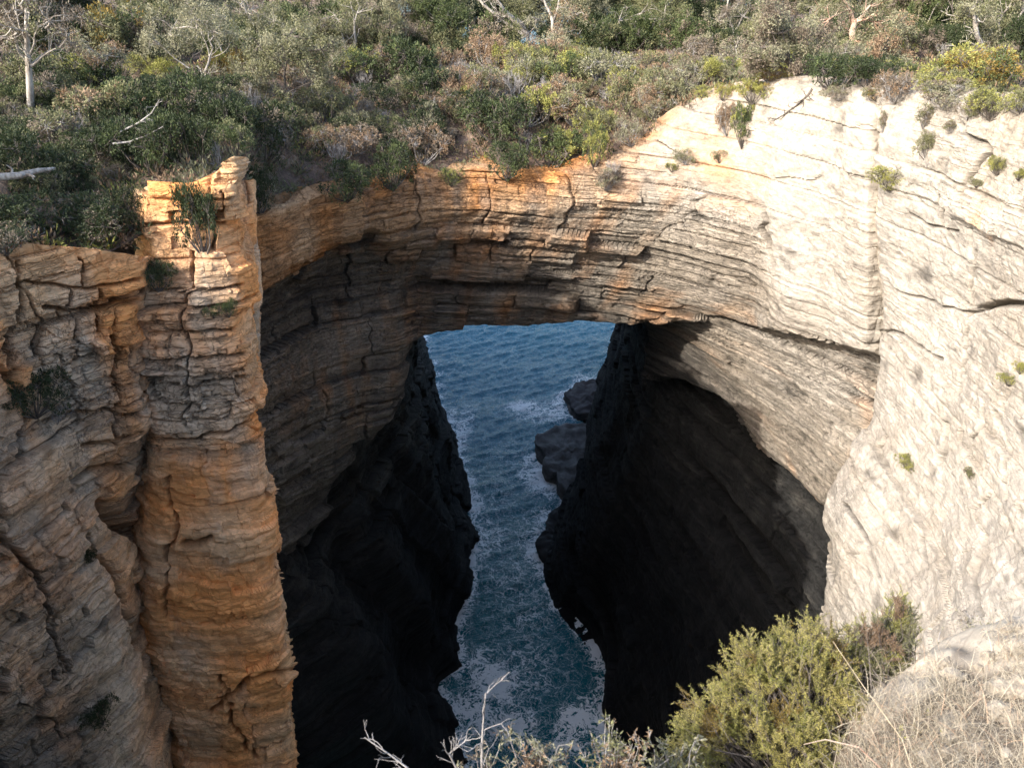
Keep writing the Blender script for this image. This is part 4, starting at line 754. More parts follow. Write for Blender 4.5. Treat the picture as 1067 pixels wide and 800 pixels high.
ptree(662, 56, [([(662,56),(661,34),(664,20)],.14,.09)], [(645,22,26),(668,14,28),(692,20,22),(655,42,18),(632,30,18)], 'green', BARK_PALE, 'deep green gum with a pale trunk behind the white twiggy shrub', 'olive', .3, 12000, 16)
ptree(716, 50, [([(716,50),(716,30)],.12,.08)], [(712,24,24),(730,34,20),(700,36,16)], 'olive', BARK_DARK, 'rounded olive gum right of the deep green gum', 'green', .4, 7000, 17)
ptree(424, 50, [([(424,55),(426,35),(422,10)],.09,.05)], [(410,18,24),(440,22,24)], 'silver', BARK_DARK, 'wispy grey gum behind the dark brown-topped bush', None, .4, 3200, 18)
ptree(484, 46, [([(484,50),(482,30),(488,5)],.09,.05), ([(482,32),(470,18)],.05,.02)], [(470,14,20),(492,26,20)], 'brown', BARK_PALE, 'wispy brown gum just left of the bright gap', 'olive', .5, 3000, 19)
back = [(502,52,'dark'),(518,54,'olive'),(542,50,'silver'),(565,50,'brown'),(602,52,'green'),(618,54,'dark'),(630,50,'olive'),(450,52,'green'),(-10,40,'dark'),(30,38,'olive'),(85,36,'brown'),(140,34,'olive'),(195,34,'silver'),(260,32,'olive'),(290,30,'brown'),(350,34,'silver'),(372,44,'dark'),(410,50,'olive'),(440,50,'brown'),(470,50,'silver'),(495,50,'olive'),(532,50,'brown'),(590,50,'olive'),(600,50,'silver'),(645,50,'dark'),(670,50,'olive'),(705,32,'green'),(725,38,'dark'),(765,30,'olive'),(785,36,'green'),(820,40,'brown'),(855,36,'green'),(890,34,'olive'),(930,30,'dark'),(1030,36,'olive'),(1055,34,'silver'),(1080,38,'olive'),(-30,60,'brown'),(60,48,'brown'),(110,44,'dark'),(165,44,'olive'),(225,40,'silver'),(320,36,'olive'),(390,42,'silver'),(455,50,'silver'),(515,50,'silver'),(610,50,'silver'),(690,50,'olive'),(745,36,'brown'),(800,34,'olive'),(840,34,'silver'),(870,30,'green'),(915,34,'green'),(945,32,'olive'),(980,36,'green'),(1010,38,'olive'),(1090,50,'silver'),(630,50,'olive'),(420,50,'silver'),(960,50,'brown'),(1000,56,'green')]
protoB = {}
for i, (px, py, k) in enumerate(back):
    if k not in protoB: protoB[k] = [tree_mesh(40 + 3 * len(protoB) + q, k, [BARK_DARK, BARK_PALE][q], 7., (.1 - .2 * q, 0), leaves=15000, rad=.12, low=.35) for q in (0, 1)]
    s = spot(px, py)
    if s is None: print('MISS back', px); continue
    cr, tr = protoB[k][i % 2]; e = place_empty('gum_tree', s[0], random.uniform(0, 6.28), (1, 1, random.uniform(.9, 1.2))); link('trunk', tr, e); link('crown', cr, e)
    tag(e, 'far gum in the crowded back row along the skyline, its foot hidden by nearer scrub', 'tree', 'far gums in the back row')

# ------------------------------------------------------------------ shrubs of the cliff top, one by one
R_ = 'shrubs on the cliff top'
SH = [
 (116,252,56,36,'dark','brown',.3,'dark bush sagging over the left rim just before the orange column'),
 (142,236,40,40,'dark','olive',.3,'dark bush squeezed between the left rim and the orange column'),
 (4,262,50,30,'dark','brown',.4,'dark bush at the left edge hanging lowest over the rim'),
 # px py w h kind kind2 mix label
 (22,190,70,60,'dark',0,0,'black-green bush at the left edge under the pale forked trunk'),
 (70,200,70,50,'dark','olive',.3,'dark bush just right of the edge one, over the grey rock blocks'),
 (20,240,60,40,'dark',0,0,'dark low bush spilling over the left rim above the layered wall'),
 (95,245,70,45,'dark','brown',.3,'dark tangled bush over the stacked white rock slabs'),
 (60,165,60,45,'brown','olive',.5,'brownish scrub bush below the pale forked trunk'),
 (120,178,60,55,'dark',0,0,'dark green bush behind the square orange block'),
 (160,180,60,60,'dark','green',.4,'glossy dark green bush crowning the orange block'),
 (200,176,56,62,'dark',0,0,'deep green bush between the orange block and the thin pillar top'),
 (240,150,50,50,'dark',0,0,'dark bush behind the thin pillar top'),
 (278,170,60,60,'dark','brown',.2,'near-black bush in the notch right of the thin pillar'),
 (100,140,70,50,'olive','rust',.4,'olive and pinkish bush in the middle of the left scrub'),
 (150,135,60,50,'green','olive',.4,'green bush above the long white dead branches'),
 (50,105,60,50,'olive','dark',.5,'dull olive bush right behind the pale forked trunk'),
 (90,100,50,42,'green','lime',.4,'green bush with yellow tips among dull scrub'),
 (172,88,36,26,'lime',0,0,'small lime-yellow bush glowing in the left scrub'),
 (152,82,30,24,'lime','olive',.5,'smaller yellow-green bush touching the lime one'),
 (230,84,30,26,'gold','lime',.5,'round golden bush by the thin crooked pale trunk'),
 (252,92,30,40,'gold','silver',.5,'yellowish feathery bush in front of the slanting white stem'),
 (195,130,60,55,'dark','green',.3,'large dark bush above the thin pillar, left of the tangled dead branches'),
 (125,60,60,50,'olive','gold',.4,'olive bush with orange tips high in the left scrub'),
 (75,60,60,55,'brown','dark',.5,'dark reddish bush behind the pale forked trunk\'s upper fork'),
 (165,50,60,45,'olive','silver',.4,'faded olive bush near the top of the left scrub'),
 (370,84,46,32,'green','lime',.3,'rounded dark green bush below the twin pale stems'),
 (340,60,60,42,'olive','green',.5,'olive bush left of the twin pale stems'),
 (398,60,52,44,'olive','silver',.4,'flat-topped olive bush right of the twin pale stems'),
 (430,100,60,60,'dark','green',.4,'tall dark green bush above the bare reddish soil'),
 (462,54,40,34,'dark','rust',.35,'dark bush with a brown top, standing clear above the grey thicket'),
 (490,62,36,26,'olive','green',.4,'small olive bush right of the brown-topped dark one'),
 (450,112,44,42,'dark','green',.3,'second tall dark bush, left of the rust-tipped shrub'),
 (484,112,44,36,'rust','silver',.3,'rust-tipped shrub in front of the grey thicket'),
 (460,122,34,26,'rust','brown',.4,'low rusty shrub at the foot of the tall dark bushes'),
 (560,76,46,28,'green','olive',.5,'rounded green bush with orange crown below the white leaning limbs'),
 (530,72,40,24,'green',0,0,'low green bush below the bright gap in the trees'),
 (580,92,50,34,'green','lime',.5,'lime-edged bush just left of the bare sandy patch'),
 (592,66,36,22,'lime','green',.4,'small lime bush behind the white twiggy shrub'),
 (570,118,40,36,'rust','silver',.4,'faded pink-brown shrub beside the bare sandy patch'),
 (520,150,60,50,'dark','green',.5,'dark hanging bush over the arch under the grey thicket'),
 (505,130,50,34,'dark','brown',.4,'dark bush in the shade right under the grey thicket'),
 (548,130,50,30,'brown','dark',.4,'shaded brown bush at the right end of the dark hanging bush'),
 (600,130,50,34,'rust','olive',.5,'rusty spreading shrub on the slope below the bare sandy patch'),
 (622,140,36,28,'olive','lime',.5,'olive shrub at the lower right of the rusty spreading one'),
 (575,172,56,34,'green','lime',.35,'bright green bush hanging on the arch rim, right of the grey rubble'),
 (528,184,40,34,'dark','green',.4,'dark bush hanging lowest over the arch, beside the white rock streak'),
 (620,172,26,42,'lime','green',.5,'narrow lime-green shrub in the rock crease right of the arch middle'),
 (632,196,24,22,'brown','silver',.3,'small brown tuft in the rock crease below the narrow lime shrub'),
 (400,142,30,24,'olive','green',.4,'small olive bush in front of the tangled dead branches'),
 (366,140,28,24,'olive','silver',.5,'little grey-olive bush among the tangled dead branches'),
 (360,206,50,36,'dark','green',.5,'dark bush hanging over the orange band, left of the pale block'),
 (408,194,44,44,'dark','green',.2,'dark bush hanging over the orange band, right of the pale block'),
 (470,192,20,18,'green','lime',.3,'small green tuft alone on the pale band of the arch'),
 (440,170,46,34,'brown','rust',.4,'brown scrubby bush on the slope left of the grey-orange block'),
 (690,84,46,30,'olive','rust',.2,'olive bush with a rusty crown behind the lime bush'),
 (735,86,30,24,'lime',0,0,'round lime-green bush in the middle of the right-hand scrub'),
 (754,104,20,16,'lime','gold',.2,'small lime bush at the rim above the crumbling edge'),
 (785,106,32,22,'lime','gold',.4,'yellow-green bush on the rim, left of the overhanging slab'),
 (732,102,20,12,'lime','olive',.3,'lowest tiny lime bush on the rim, left of the other lime bushes'),
 (660,106,42,28,'olive','lime',.4,'spreading olive bush on the slope above the orange streaks'),
 (695,108,46,32,'olive','silver',.5,'greyish olive bush between the spreading olive one and the round lime bush'),
 (800,84,28,14,'rust','gold',.4,'low orange-brown bush beside the white stones'),
 (712,54,44,34,'dark','rust',.3,'dark rounded bush with brown top in the shade of the back row'),
 (740,56,34,26,'dark','green',.2,'smaller dark round bush right of the brown-topped one'),
 (650,60,50,34,'dark','olive',.5,'dark olive bush behind the white twiggy shrub'),
 (630,92,60,36,'silver','olive',.4,'silvery bush under the white twiggy shrub'),
 (775,78,60,34,'silver','brown',.5,'silvery heath bush left of the leaning rim gum'),
 (826,74,50,34,'olive','silver',.5,'grey-olive bush behind the leaning rim gum'),
 (870,92,60,36,'dark','green',.3,'black-shaded bush right of the leaning rim gum'),
 (905,90,50,32,'dark',0,0,'black-shaded bush under the peeling trunk'),
 (875,103,30,14,'silver','brown',.5,'low grey cushion plant on the rim, right of the hanging roots'),
 (912,104,26,14,'olive','gold',.4,'low yellowish cushion plant on the rim below the peeling trunk'),
 (935,104,40,30,'brown','rust',.4,'brown twiggy bush on the rim below the drooping gum'),
 (970,104,46,30,'lime','olive',.4,'light green bush on the rim left of the big golden bush'),
 (1010,90,62,42,'gold','lime',.6,'big golden bush below the bare curved trunk'),
 (1045,96,50,36,'gold','green',.5,'golden-green bush right of the biggest golden one'),
 (985,112,50,26,'silver','brown',.5,'grey twiggy bush on the rim in front of the light green one'),
 (1035,122,44,28,'lime','olive',.4,'yellow-green bush lowest on the right rim'),
 (1064,118,36,28,'olive','lime',.4,'olive bush on the rim at the photo\'s right edge'),
 (1010,122,30,22,'brown','olive',.4,'brown low bush on the rim left of the lowest yellow-green one'),
]
for (px, py, w, h, k, k2, m, lab) in SH:
    shrub(px, py, w * 1.12, h * 1.05, k, lab, any_=True, kind2=k2 or None, mix=m, group=R_)
CL = [ # on the rock faces
 (212,262,46,84,'dark',0,'long dark bush hanging down the front of the orange column'),
 (166,300,36,34,'dark',0,'dark bush in the crack at the upper left of the orange column'),
 (238,328,18,20,'green',0,'small green bush on the orange column near its right edge'),
 (222,331,14,14,'green',0,'smallest green bush, left beside the one near the column edge'),
 (34,430,60,48,'dark',0,'wide dark bush growing out of the layered left wall'),
 (94,585,14,18,'dark',0,'tiny dark bush alone low on the left wall'),
 (104,752,34,30,'dark',0,'dark bush at the bottom of the left wall'),
 (270,222,36,56,'dark',0,'dark bush filling the notch between the slender slab and the orange band'),
 (928,196,44,24,'lime','silver','yellow-green bush clinging to the pale cliff, widest of those on it'),
 (964,164,24,30,'olive','silver','grey-green bush on the pale cliff, above right of the widest one'),
 (963,132,24,22,'brown','olive','brown bush on the pale cliff just under the rim'),
 (921,136,12,20,'brown','olive','thin brown tuft in the crease of the pale cliff under the rim'),
 (774,150,30,40,'green','lime','bright green bush hanging below the rim left of the overhanging slab'),
 (758,138,22,30,'rust','brown','rusty bush left against the bright green hanging one'),
 (1040,180,22,18,'lime','olive','yellow-green bush among the broken blocks at the right edge of the cliff'),
 (1062,186,18,12,'lime','olive','small yellow-green tuft at the photo\'s right edge below the broken blocks'),
 (1018,194,14,10,'olive',0,'tiny olive tuft on a ledge left of the broken blocks'),
 (992,136,16,12,'brown','olive','tiny brown tuft just under the right rim'),
 (945,487,28,14,'lime','olive','yellow-green tuft midway down the pale cliff, larger of two there'),
 (1011,498,16,12,'olive','brown','dull tuft midway down the pale cliff, smaller of two there'),
 (1052,400,20,14,'lime','olive','light green tuft on the pale cliff near the right edge'),
 (1064,388,14,16,'lime',0,'green tuft cut by the photo\'s right edge beside the light green one'),
 (716,170,26,16,'silver','olive','grey bush on the cream cliff under the orange streaks'),
 (700,178,14,10,'olive','lime','tiny green tuft on the cream cliff left of the grey bush'),
 (750,168,16,12,'olive','silver','small tuft on the cream cliff right of the grey bush'),
 (660,150,34,26,'silver','brown','grey and green bush in the crease above the orange streaks'),
 (672,128,24,14,'olive','brown','thin olive tuft on the slope above the orange streaks'),
]
for (px, py, w, h, k, k2, lab) in CL:
    shrub(px, py, w, h, k, lab, any_=True, kind2=k2 or None, mix=.4, group='bushes growing on the rock faces')
DD = [(100,150,80,60,'bleached dead branches fanning out in the left scrub'),(60,190,70,46,'grey dead twigs over the left rim'),(110,230,80,34,'tangle of grey dead twigs above the stacked white slabs'),
 (150,168,60,40,'long white dead branches pointing right above the orange block'),(300,150,70,40,'tangled dead branches below the broad leaning gum'),(340,120,80,34,'wide tangle of dead branches on the reddish soil'),(390,128,60,26,'low grey dead branches right of the wide tangle'),
 (262,120,50,50,'grey dead stems left of the leaning trunk'),(350,176,60,44,'dead twigs hanging over the orange band'),(505,98,60,42,'grey thicket, left half, above the arch'),(535,108,66,50,'grey thicket, right half, above the arch'),(560,104,50,36,'grey bare shrub right against the thicket'),
 (625,78,60,40,'white twiggy shrub at the middle of the cliff top'),(655,82,40,36,'white twiggy shrub\'s thinner right-hand neighbour'),(548,160,46,36,'grey rubble of dead twigs hanging over the arch'),(640,188,40,34,'dead twigs in the rock crease right of the arch middle'),
 (712,100,50,22,'grey bare shrub behind the lime bushes'),(770,74,40,22,'pale grey bare shrub below the thin brownish gum'),(990,100,50,22,'grey bare shrub in front of the golden bush'),(930,98,30,24,'bare twigs at the foot of the drooping gum'),(228,175,36,46,'dead grass-like twigs draping the thin pillar'),
 (966,172,36,30,'bare twigs under the grey-green bush on the pale cliff'),(28,250,60,26,'bare twigs on the rim at the left edge'),(60,440,60,34,'dry hanging twigs below the wide dark bush of the left wall'),(935,178,30,14,'bare twigs above the widest bush on the pale cliff')]
for (px, py, w, h, lab) in DD: dead(px, py, w, h, lab, any_=True, group='bare shrubs and dead branches')
# roots of the leaning gum over the rim; long white dead limbs on the left
def limb(name, pts_px, r0, r1, mat, label, cat, twigs=0, seed=1, group=None, dz=0.):
    P = [np.array(W(*q)) if len(q) == 3 else np.array(spot(q[0], q[1], True)[0]) + np.array([0, -.06, .02]) for q in pts_px]; r = np.random.default_rng(seed); segs = []; tips = []
    n = len(P) - 1
    for i in range(n):
        for k in range(4):
            a = P[i] + (P[i+1] - P[i]) * k / 4; b = P[i] + (P[i+1] - P[i]) * (k + 1) / 4; t = (i + k / 4) / n; u_ = (i + (k + 1) / 4) / n
            segs.append((*a, *b, r0 + (r1 - r0) * t, r0 + (r1 - r0) * u_))
        for _ in range(twigs):
            a = P[i] + (P[i+1] - P[i]) * r.random(); d = unit(P[i+1] - P[i] + r.normal(size=3) * .9 * np.linalg.norm(P[i+1] - P[i]) / 1.2); grow(r, a, d, np.linalg.norm(P[-1] - P[0]) * .12, r1 * .9, 1, segs, tips, .2, (1, 2), .5, .7, 0, 3)
    c = P[0].copy(); V, Q = tube_arrays(segs, 6); me = poly_mesh(name, V - c, Q, mat, smooth=True); o = link(name, me); o.location = c; tag(o, label, cat, group); return o
limb('dead_branch', [(-20,186,25),(20,183,25.5),(40,178,26),(56,176,26.5)], .14, .05, BARK_PALE, 'thick pale dead branch lying level across the left edge of the scrub', 'branch', 1, 5)
limb('dead_branch', [(118,150,30),(135,148,30),(152,142,30),(170,132,30)], .045, .012, TWIG, 'thin white dead branch curving up to the right in the dark scrub, the lower one', 'branch', 1, 6)
limb('dead_branch', [(125,138,30.5),(145,128,30.5),(158,118,30.5),(166,104,30.5)], .045, .010, TWIG, 'white dead branch with many twigs in the dark scrub, the upper one', 'branch', 5, 7)
0 and limb('dead_branch', [(556,38,68),(540,22,68.5),(520,8,69),(500,-6,70)], .26, .12, BARK_PALE, 'long white bare limb slanting up left across the bright gap', 'branch', 1, 8)
limb('hanging_root', [(846,93),(841,100),(834,106),(826,113),(816,120),(806,126)], .06, .02, BARK_DARK, 'brown roots sprawling down left over the rim from the leaning gum', 'root', 4, 9)

fr = np.random.default_rng(123)
zones = [('left', -20, 250, 92, 235, 52, ['dark','dark','brown','olive','green'], 'the shaded upper-left scrub'),
         ('slope', 255, 470, 80, 165, 30, ['brown','olive','rust','dark','silver'], 'the slope left of the tall dark bushes'),
         ('arch', 470, 690, 66, 130, 40, ['silver','olive','brown','rust','lime'], 'the heath above the arch'),
         ('right', 690, 1080, 62, 96, 50, ['silver','olive','lime','brown','green'], 'the heath above the pale cliff'),
         ('back', -40, 1110, 34, 66, 150, ['dark','green','dark','olive','brown'], '')]
LOOK = {'dark': 'black-green', 'brown': 'dull brown', 'olive': 'olive', 'green': 'mid-green', 'rust': 'rust-coloured', 'silver': 'silvery grey', 'lime': 'bright yellow-green'}
far_scrub = []
for zn, x0, x1, y0, y1, cnt_, ks, wh in zones:
    for i in range(cnt_):
        px = fr.uniform(x0, x1); py = y0 + (y1 - y0) * fr.random(); 
        if zn == 'left' and py > 165 + 60 * (px < 130): py -= 60
        if zn == 'back': px = x0 + (x1 - x0) * (i + fr.random()) / cnt_
        k = ks[fr.integers(0, len(ks))]; k2 = ks[fr.integers(0, len(ks))]; w = fr.uniform(24, 46) * (1.2 if zn in ('left',) else 1) * (1.05 if zn != 'back' else 1.1); h = w * fr.uniform(.55, .85) * (1.25 if zn == 'back' else 1)
        if zn == 'back':
            s = spot(px, py, True)
            if s is None: continue
            fol, _ = shrub_mesh(k, int(fr.integers(0, 3)), k2 if k2 != k else None, .35); m = s[1] / F; nv = len(fol.vertices)
            v = np.empty(nv * 3, np.float32); fol.vertices.foreach_get('co', v); v = v.reshape(-1, 3) * np.array([w * m / 1.75, w * m / 1.75, h * m / 1.16]); t = fr.uniform(0, 6.28); v = v @ np.array([[math.cos(t), math.sin(t), 0], [-math.sin(t), math.cos(t), 0], [0, 0, 1]]) + np.array(s[0])
            c = np.empty(nv * 4, np.float32); fol.attributes['leafcol'].data.foreach_get('color', c); far_scrub.append((v, c.reshape(-1, 4)[:, :3])); continue
        shrub(px, py, w, h, k, f'{LOOK[k]} bush among several alike in {wh}', kind2=k2 if k2 != k else None, mix=.35, group=f'{LOOK[k]} bushes in {wh}', v=int(fr.integers(0, 3)))
V = np.concatenate([a[0] for a in far_scrub]); o = link('far_scrub', poly_mesh('far_scrub', V, np.arange(len(V)).reshape(-1, 4), LEAF, np.concatenate([a[1] for a in far_scrub]))); tag(o, 'dense mixed scrub filling the shade under the far gums', 'scrub', kind='stuff')
for i in range(70):
    px = fr.uniform(-10, 1080); y0 = 100 + 110 * max(0, 1 - px / 260) if px < 260 else (130 if px < 640 else 84); py = fr.uniform(62, y0); w = fr.uniform(24, 52)
    zn = 'the upper-left scrub' if px < 260 else ('the heath above the arch' if px < 690 else 'the heath above the pale cliff')
    dead(px, py, w, w * fr.uniform(.5, .8), 'leafless grey twiggy shrub among many alike in ' + zn, any_=True, group='leafless shrubs in ' + zn, v=int(fr.integers(0, 4)))
# gums standing on the left rim, out of the frame, whose shade falls into the hole
for i, (x, y, h) in enumerate([(-15.5, 10, 7), (-18, 15, 7.5), (-19, 11, 8), (-21, 22, 8)]):
    hit = _pl.ray_cast(Vector((x, y, 90)), Vector((0, 0, -1))); cr, tr = protoB['olive'][i % 2]
    if hit[0] is None: continue
    e = place_empty('gum_tree', hit[0], i * 1.3, (1.1, 1.1, 1)); link('trunk', tr, e); link('crown', cr, e); tag(e, 'gum on the left rim outside the picture, shading the hole', 'tree', 'gums on the left rim outside the picture')
# ------------------------------------------------------------------ low scrub and litter between the bushes
r = np.random.default_rng(77); Pf = PLAT[:-6]; nn = 17000
ii = r.integers(0, Pf.shape[0] - 1, nn); jj = r.integers(0, Pf.shape[1] - 1, nn); base = Pf[ii, jj] + r.random((nn, 1)) * (Pf[ii + 1, jj + 1] - Pf[ii, jj]); 
ok = noise(base[:, 0] / 3, base[:, 1] / 3, base[:, 2] * 0) > -.62; base = base[ok]; nn = len(base); lv = 20
ty = noise(base[:, 0] / 2.5, base[:, 1] / 2.5, 4. + 0 * base[:, 2]) + r.normal(size=nn) * .3
kinds = ['brown', 'silver', 'olive', 'rust', 'dark', 'lime']; ki = np.clip(((ty + 1) * 3).astype(int), 0, 5)
cl = np.zeros((nn * lv, 3)); kr = np.repeat(ki, lv)
for q, kk_ in enumerate(kinds):
    mk_ = kr == q; cl[mk_] = leafcols(r, kk_, mk_.sum())
sz = np.repeat(r.uniform(.16, .55, nn), lv)
D = unit(r.normal(size=(nn * lv, 3)) * .8 + np.array([0, 0, .8])); P = np.repeat(base, lv, 0) + D * sz[:, None] * r.random((nn * lv, 1)) + r.normal(size=(nn * lv, 3)) * .07
V, Q, c = leaf_arrays(r, P, D, sz * .5, sz * .16, cl)
und = link('undergrowth', poly_mesh('undergrowth', V, Q, LEAF, c)); tag(und, 'low mixed heath and leaf litter carpeting the cliff top between the bushes', 'undergrowth', kind='stuff')

# ------------------------------------------------------------------ foreground plants
def needle_bush(name, stems, seed, kinds, needle, label, group=None, per=30):
    """stems: list of (base, tip lobe centre, lobe radius, count)"""
    r = np.random.default_rng(seed); segs = []; PP, DD_ = [], []
    c0 = np.array(stems[0][0], float)
    for (b, c, R, n) in stems:
        b = np.array(b, float); c = np.array(c, float); R = np.array(R, float)
        for _ in range(n):
            d = unit(r.normal(size=3) + np.array([0, -.1, .45])); e = c + d * R * r.uniform(.55, 1.1)
            m1 = b + (c - b) * .55 + r.normal(size=3) * .10; m2 = m1 + (e - m1) * .55 + r.normal(size=3) * .05
            segs += [(*b, *m1, .010, .006), (*m1, *m2, .006, .004), (*m2, *e, .004, .002)]
            for k in range(13):                      # sprigs
                a = m2 + (e - m2) * r.uniform(.1, .95); sd = unit(unit(e - m2) + r.normal(size=3) * .6 + np.array([0, 0, .25])); sl = r.uniform(.05, .11); f = a + sd * sl
                segs.append((*a, *f, .0022, .0012)); t = r.random((per, 1)); p = a + (f - a) * t
                PP.append(p); DD_.append(unit(sd * .55 + r.normal(size=(per, 3)) * .6))
    P = np.concatenate(PP); D = np.concatenate(DD_); n = len(P)
    c = leafcols(r, kinds[0], n, P * 3, kinds[1], .45)
    rm = noise(P[:, 0] * 4, P[:, 1] * 4, P[:, 2] * 4 + 3) > .42; c[rm] = leafcols(r, kinds[2], rm.sum())
    V, Q, c = leaf_arrays(r, P, D, needle * r.uniform(.6, 1.3, n), needle * .16, c)
    e = place_empty(name, c0, 0, (1, 1, 1)); link('foliage', poly_mesh('foliage', V - c0, Q, LEAF, c), e); tv, tq = tube_arrays(segs, 4); link('stems', poly_mesh('stems', tv - c0, tq, BARK_DARK), e)
    tag(e, label, 'shrub', group); return e
b1 = W(840, 850, 3.5); b2 = W(905, 800, 3.8)
needle_bush('heath_bush', [(b1, W(735,745,4.0), (.26,.26,.22), 60), (b1, W(715,790,3.75), (.22,.25,.18), 40), (b1, W(790,700,4.1), (.34,.3,.30), 95), (b1, W(850,675,4.25), (.30,.28,.28), 80), (b1, W(825,770,3.7), (.34,.25,.24), 80), (b2, W(868,735,3.95), (.25,.25,.25), 50)],
            5, ('yellow','lime','gold'), .019, 'big yellow-green needle-leaved bush with black gaps, bottom right of the photo', per=40)
needle_bush('heath_bush', [(b2, W(925,690,4.3), (.20,.22,.26), 60), (b2, W(935,645,4.55), (.15,.15,.24), 45), (b2, W(900,660,4.4), (.16,.15,.2), 30)],
            6, ('olive','lime','rust'), .019, 'taller greyer needle-leaved bush right behind the big yellow-green one', per=40)
def leafy(px, py, Y, w, h, n, seed, kind, kind2, label, leafy_=True, ll=.032):
    r = np.random.default_rng(seed); b = np.array(W(px, py, Y)); segs = []; PP, DD_ = [], []
    for _ in range(n):
        e = b + np.array([r.normal() * w * .5, r.normal() * .12, h * r.uniform(.6, 1.05)]); m = b + (e - b) * .5 + r.normal(size=3) * .03
        segs += [(*b, *m, .006, .004), (*m, *e, .004, .002)]
        for k in range(7):
            a = m + (e - m) * r.uniform(0, 1); f = a + unit(r.normal(size=3) * .7 + np.array([0, 0, .7])) * r.uniform(.04, .10); segs.append((*a, *f, .0022, .0013))
            if leafy_:
                q = 9; t = r.random((q, 1)); PP.append(a + (f - a) * t); DD_.append(unit(unit(f - a) * .8 + r.normal(size=(q, 3)) * .6))
    tv, tq = tube_arrays(segs, 4); c0 = b
    if not leafy_:
        o = link('dead_shrub', poly_mesh('dead_shrub', tv - c0, tq, TWIG)); o.location = c0; tag(o, label, 'dead shrub'); return o
    P = np.concatenate(PP); D = np.concatenate(DD_); m = len(P); V, Q, c = leaf_arrays(r, P, D, ll * r.uniform(.6, 1.3, m), ll * .34, leafcols(r, kind, m, P * 3, kind2, .5))
    e = place_empty('leafy_shrub', c0, 0, (1, 1, 1)); link('foliage', poly_mesh('foliage', V - c0, Q, LEAF, c), e); link('stems', poly_mesh('stems', tv - c0, tq, TWIG), e); tag(e, label, 'shrub'); return e
leafy(640, 840, 3.15, .34, .58, 34, 11, 'olive', 'rust', 'small oval-leaved shrub with pinkish tips at the bottom edge, left of the needle bush')
leafy(562, 840, 3.1, .24, .50, 26, 12, 'silver', 'rust', 'dull small-leaved shrub at the bottom edge, between the oval-leaved shrub and the bare twigs')
leafy(500, 840, 3.1, .3, .40, 18, 13, 'silver', 'brown', 'sparse pale shrub at the bottom edge behind the bare twigs')
leafy(700, 840, 3.2, .18, .46, 18, 14, 'olive', 'silver', 'loose olive sprigs at the bottom edge against the needle bush')
limb('dead_branch', [(508,860,3.0),(502,795,3.05),(503,760,3.1),(506,722,3.15)], .010, .004, TWIG, 'upright forked bare twig standing against the sea at the bottom edge', 'twig', 3, 31)
limb('dead_branch', [(460,860,3.0),(425,800,3.05),(405,785,3.1),(380,768,3.15)], .008, .003, TWIG, 'leftmost bare twig at the bottom edge, reaching up left', 'twig', 3, 32)
limb('dead_branch', [(470,860,3.0),(478,805,3.05),(468,785,3.1),(487,770,3.15)], .008, .003, TWIG, 'bundle of short bare twigs at the bottom edge, left of the upright forked twig', 'twig', 6, 33)
leafy(955, 800, 3.4, .2, .34, 18, 15, 'lime', 'gold', 'small lime-green sprigs in front of the big needle bush, next to the dry grass', ll=.026)
leafy(985, 700, 4.3, .22, .22, 14, 16, 'olive', 'silver', 'little grey-green plant on the pale ledge above the dry grass', ll=.02)
leafy(1015, 668, 4.4, .25, .16, 10, 17, 'silver', 'brown', 'low dull plant in the hollow of the pale ledge', ll=.02)

STRAW = bark_mat('straw', (.40,.32,.20), (.55,.46,.32))
# dry grass: curved blades rooted on the ledge
r = np.random.default_rng(5); V, Q, Cc = [], [], []; cnt = 0
def blades(px, py, n, ln, spread):
    global cnt
    s = spot(px, py)
    if s is None: return
    c = np.array(s[0])
    for _ in range(n):
        b = c + np.array([r.normal() * .07, r.normal() * .07, -.03]); a = r.uniform(0, 6.28); k = r.uniform(.2, 1) * spread; d = np.array([math.cos(a) * k, math.sin(a) * k, 1.]); d /= np.linalg.norm(d)
        L_ = ln * r.uniform(.5, 1.2); w = r.uniform(.0010, .0026); sd = unit(np.cross(d, r.normal(size=3))) * w; p = b.copy(); pts = [(p - sd, p + sd)]
        for q in range(5):
            p = p + d * L_ / 5; d = unit(d + np.array([math.cos(a) * .12, math.sin(a) * .12, -.16]) * (1 + q * .35)); f = 1 - (q + 1) / 5.4; pts.append((p - sd * f, p + sd * f))
        for q in range(5): Q.append((cnt + 2*q, cnt + 2*q + 1, cnt + 2*q + 3, cnt + 2*q + 2))
        for u_ in pts: V.extend(u_)
        t = r.random(); base_c = np.array([.42,.375,.285]) * (1 - t) + np.array([.30,.25,.18]) * t if r.random() > .12 else np.array([.36,.25,.17]); Cc.extend([base_c * r.uniform(.5, 1.45)] * 12); cnt += 12
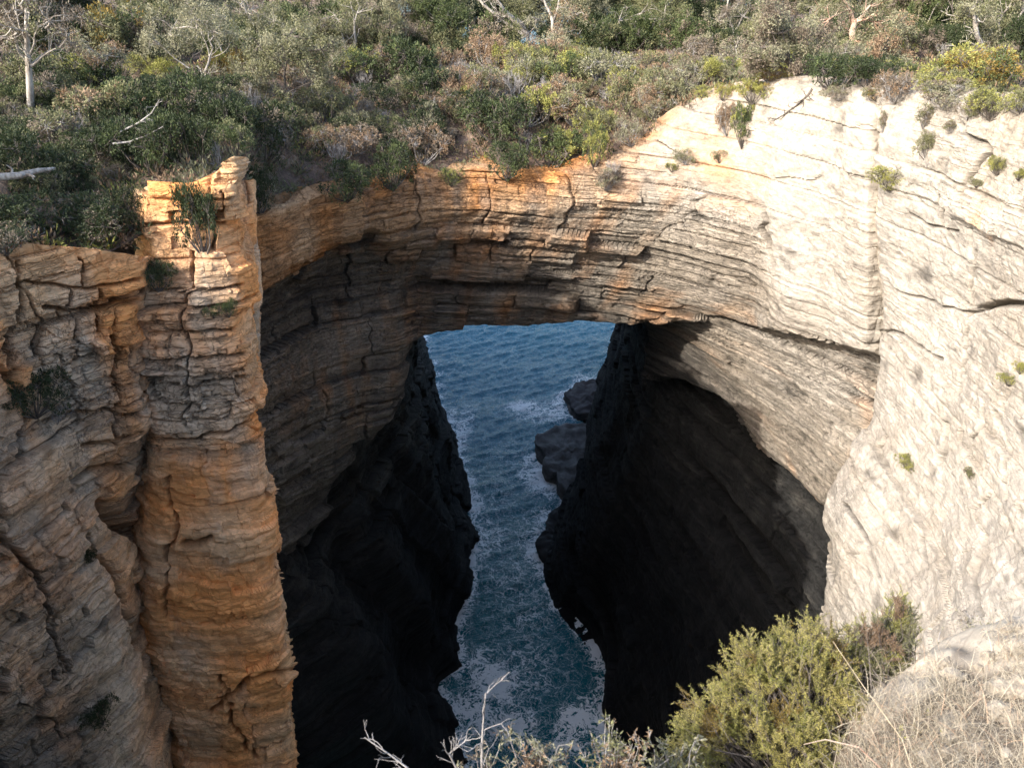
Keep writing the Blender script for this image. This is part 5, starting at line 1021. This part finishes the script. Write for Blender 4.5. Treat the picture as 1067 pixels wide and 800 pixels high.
for _ in range(420):
    px = r.uniform(880, 1180); py = r.uniform(690 - (px - 880) * .28, 900)
    if 950 < px < 1045 and py < 700 and r.random() < .8: continue
    blades(px, py, 34, .20 if py < 720 else .27, .9)
for _ in range(60): blades(r.uniform(800, 960), r.uniform(800, 900), 10, .30, .6)
gr = link('dry_grass', poly_mesh('dry_grass', np.array(V), np.array(Q), DRY, np.array(Cc))); tag(gr, 'pale dry grass tangled over the ledge in the bottom right corner', 'grass', kind='stuff')
limb('grass_stalk', [(960,830,2.6),(940,770,2.9),(900,715,3.2),(868,668,3.5)], .003, .0015, STRAW, 'long straw stalk leaning left across the dry grass and the needle bush', 'stalk', 0, 41)
limb('grass_stalk', [(930,812,2.7),(895,778,2.8),(860,770,2.9),(838,775,3.0)], .0035, .002, BARK_RED, 'reddish arching stalk in front of the big needle bush\'s dark gap', 'stalk', 0, 42)
# stones lying on the ledge
for i in range(26):
    px = r.uniform(930, 1090); py = r.uniform(655 - (px - 930) * .12, 800); s = spot(px, py)
    if s is None: continue
    bm = bmesh.new(); bmesh.ops.create_icosphere(bm, subdivisions=3, radius=1); sz = r.uniform(.02, .09); k = r.random(3) * 50; ax_ = r.uniform(.6, 1.3, 3)
    for v in bm.verts:
        q = np.array(v.co); q = q * ax_ * (1 + .35 * float(fbm(q[0] + k[0], q[1], q[2] + k[1], 3))); q = np.round(q * 3.2) / 3.2 * .45 + q * .55; v.co = Vector(q * sz * np.array([1.2, 1, .7]))
    me = bpy.data.meshes.new('stone'); bm.to_mesh(me); bm.free(); me.materials.append(ROCK); a = me.attributes.new('rockcol', 'FLOAT_COLOR', 'POINT'); a.data.foreach_set('color', np.tile(np.array([.42,.36,.28,1], np.float32) * r.uniform(.7, 1.1), len(me.vertices)))
    o = link('stone', me); o.location = s[0]; o.rotation_euler = (0, 0, r.uniform(0, 6)); tag(o, 'small pale angular stone among many alike on the ledge by the dry grass', 'stone', 'stones on the ledge')
print('VEG', round(_t.time() - T0, 1))
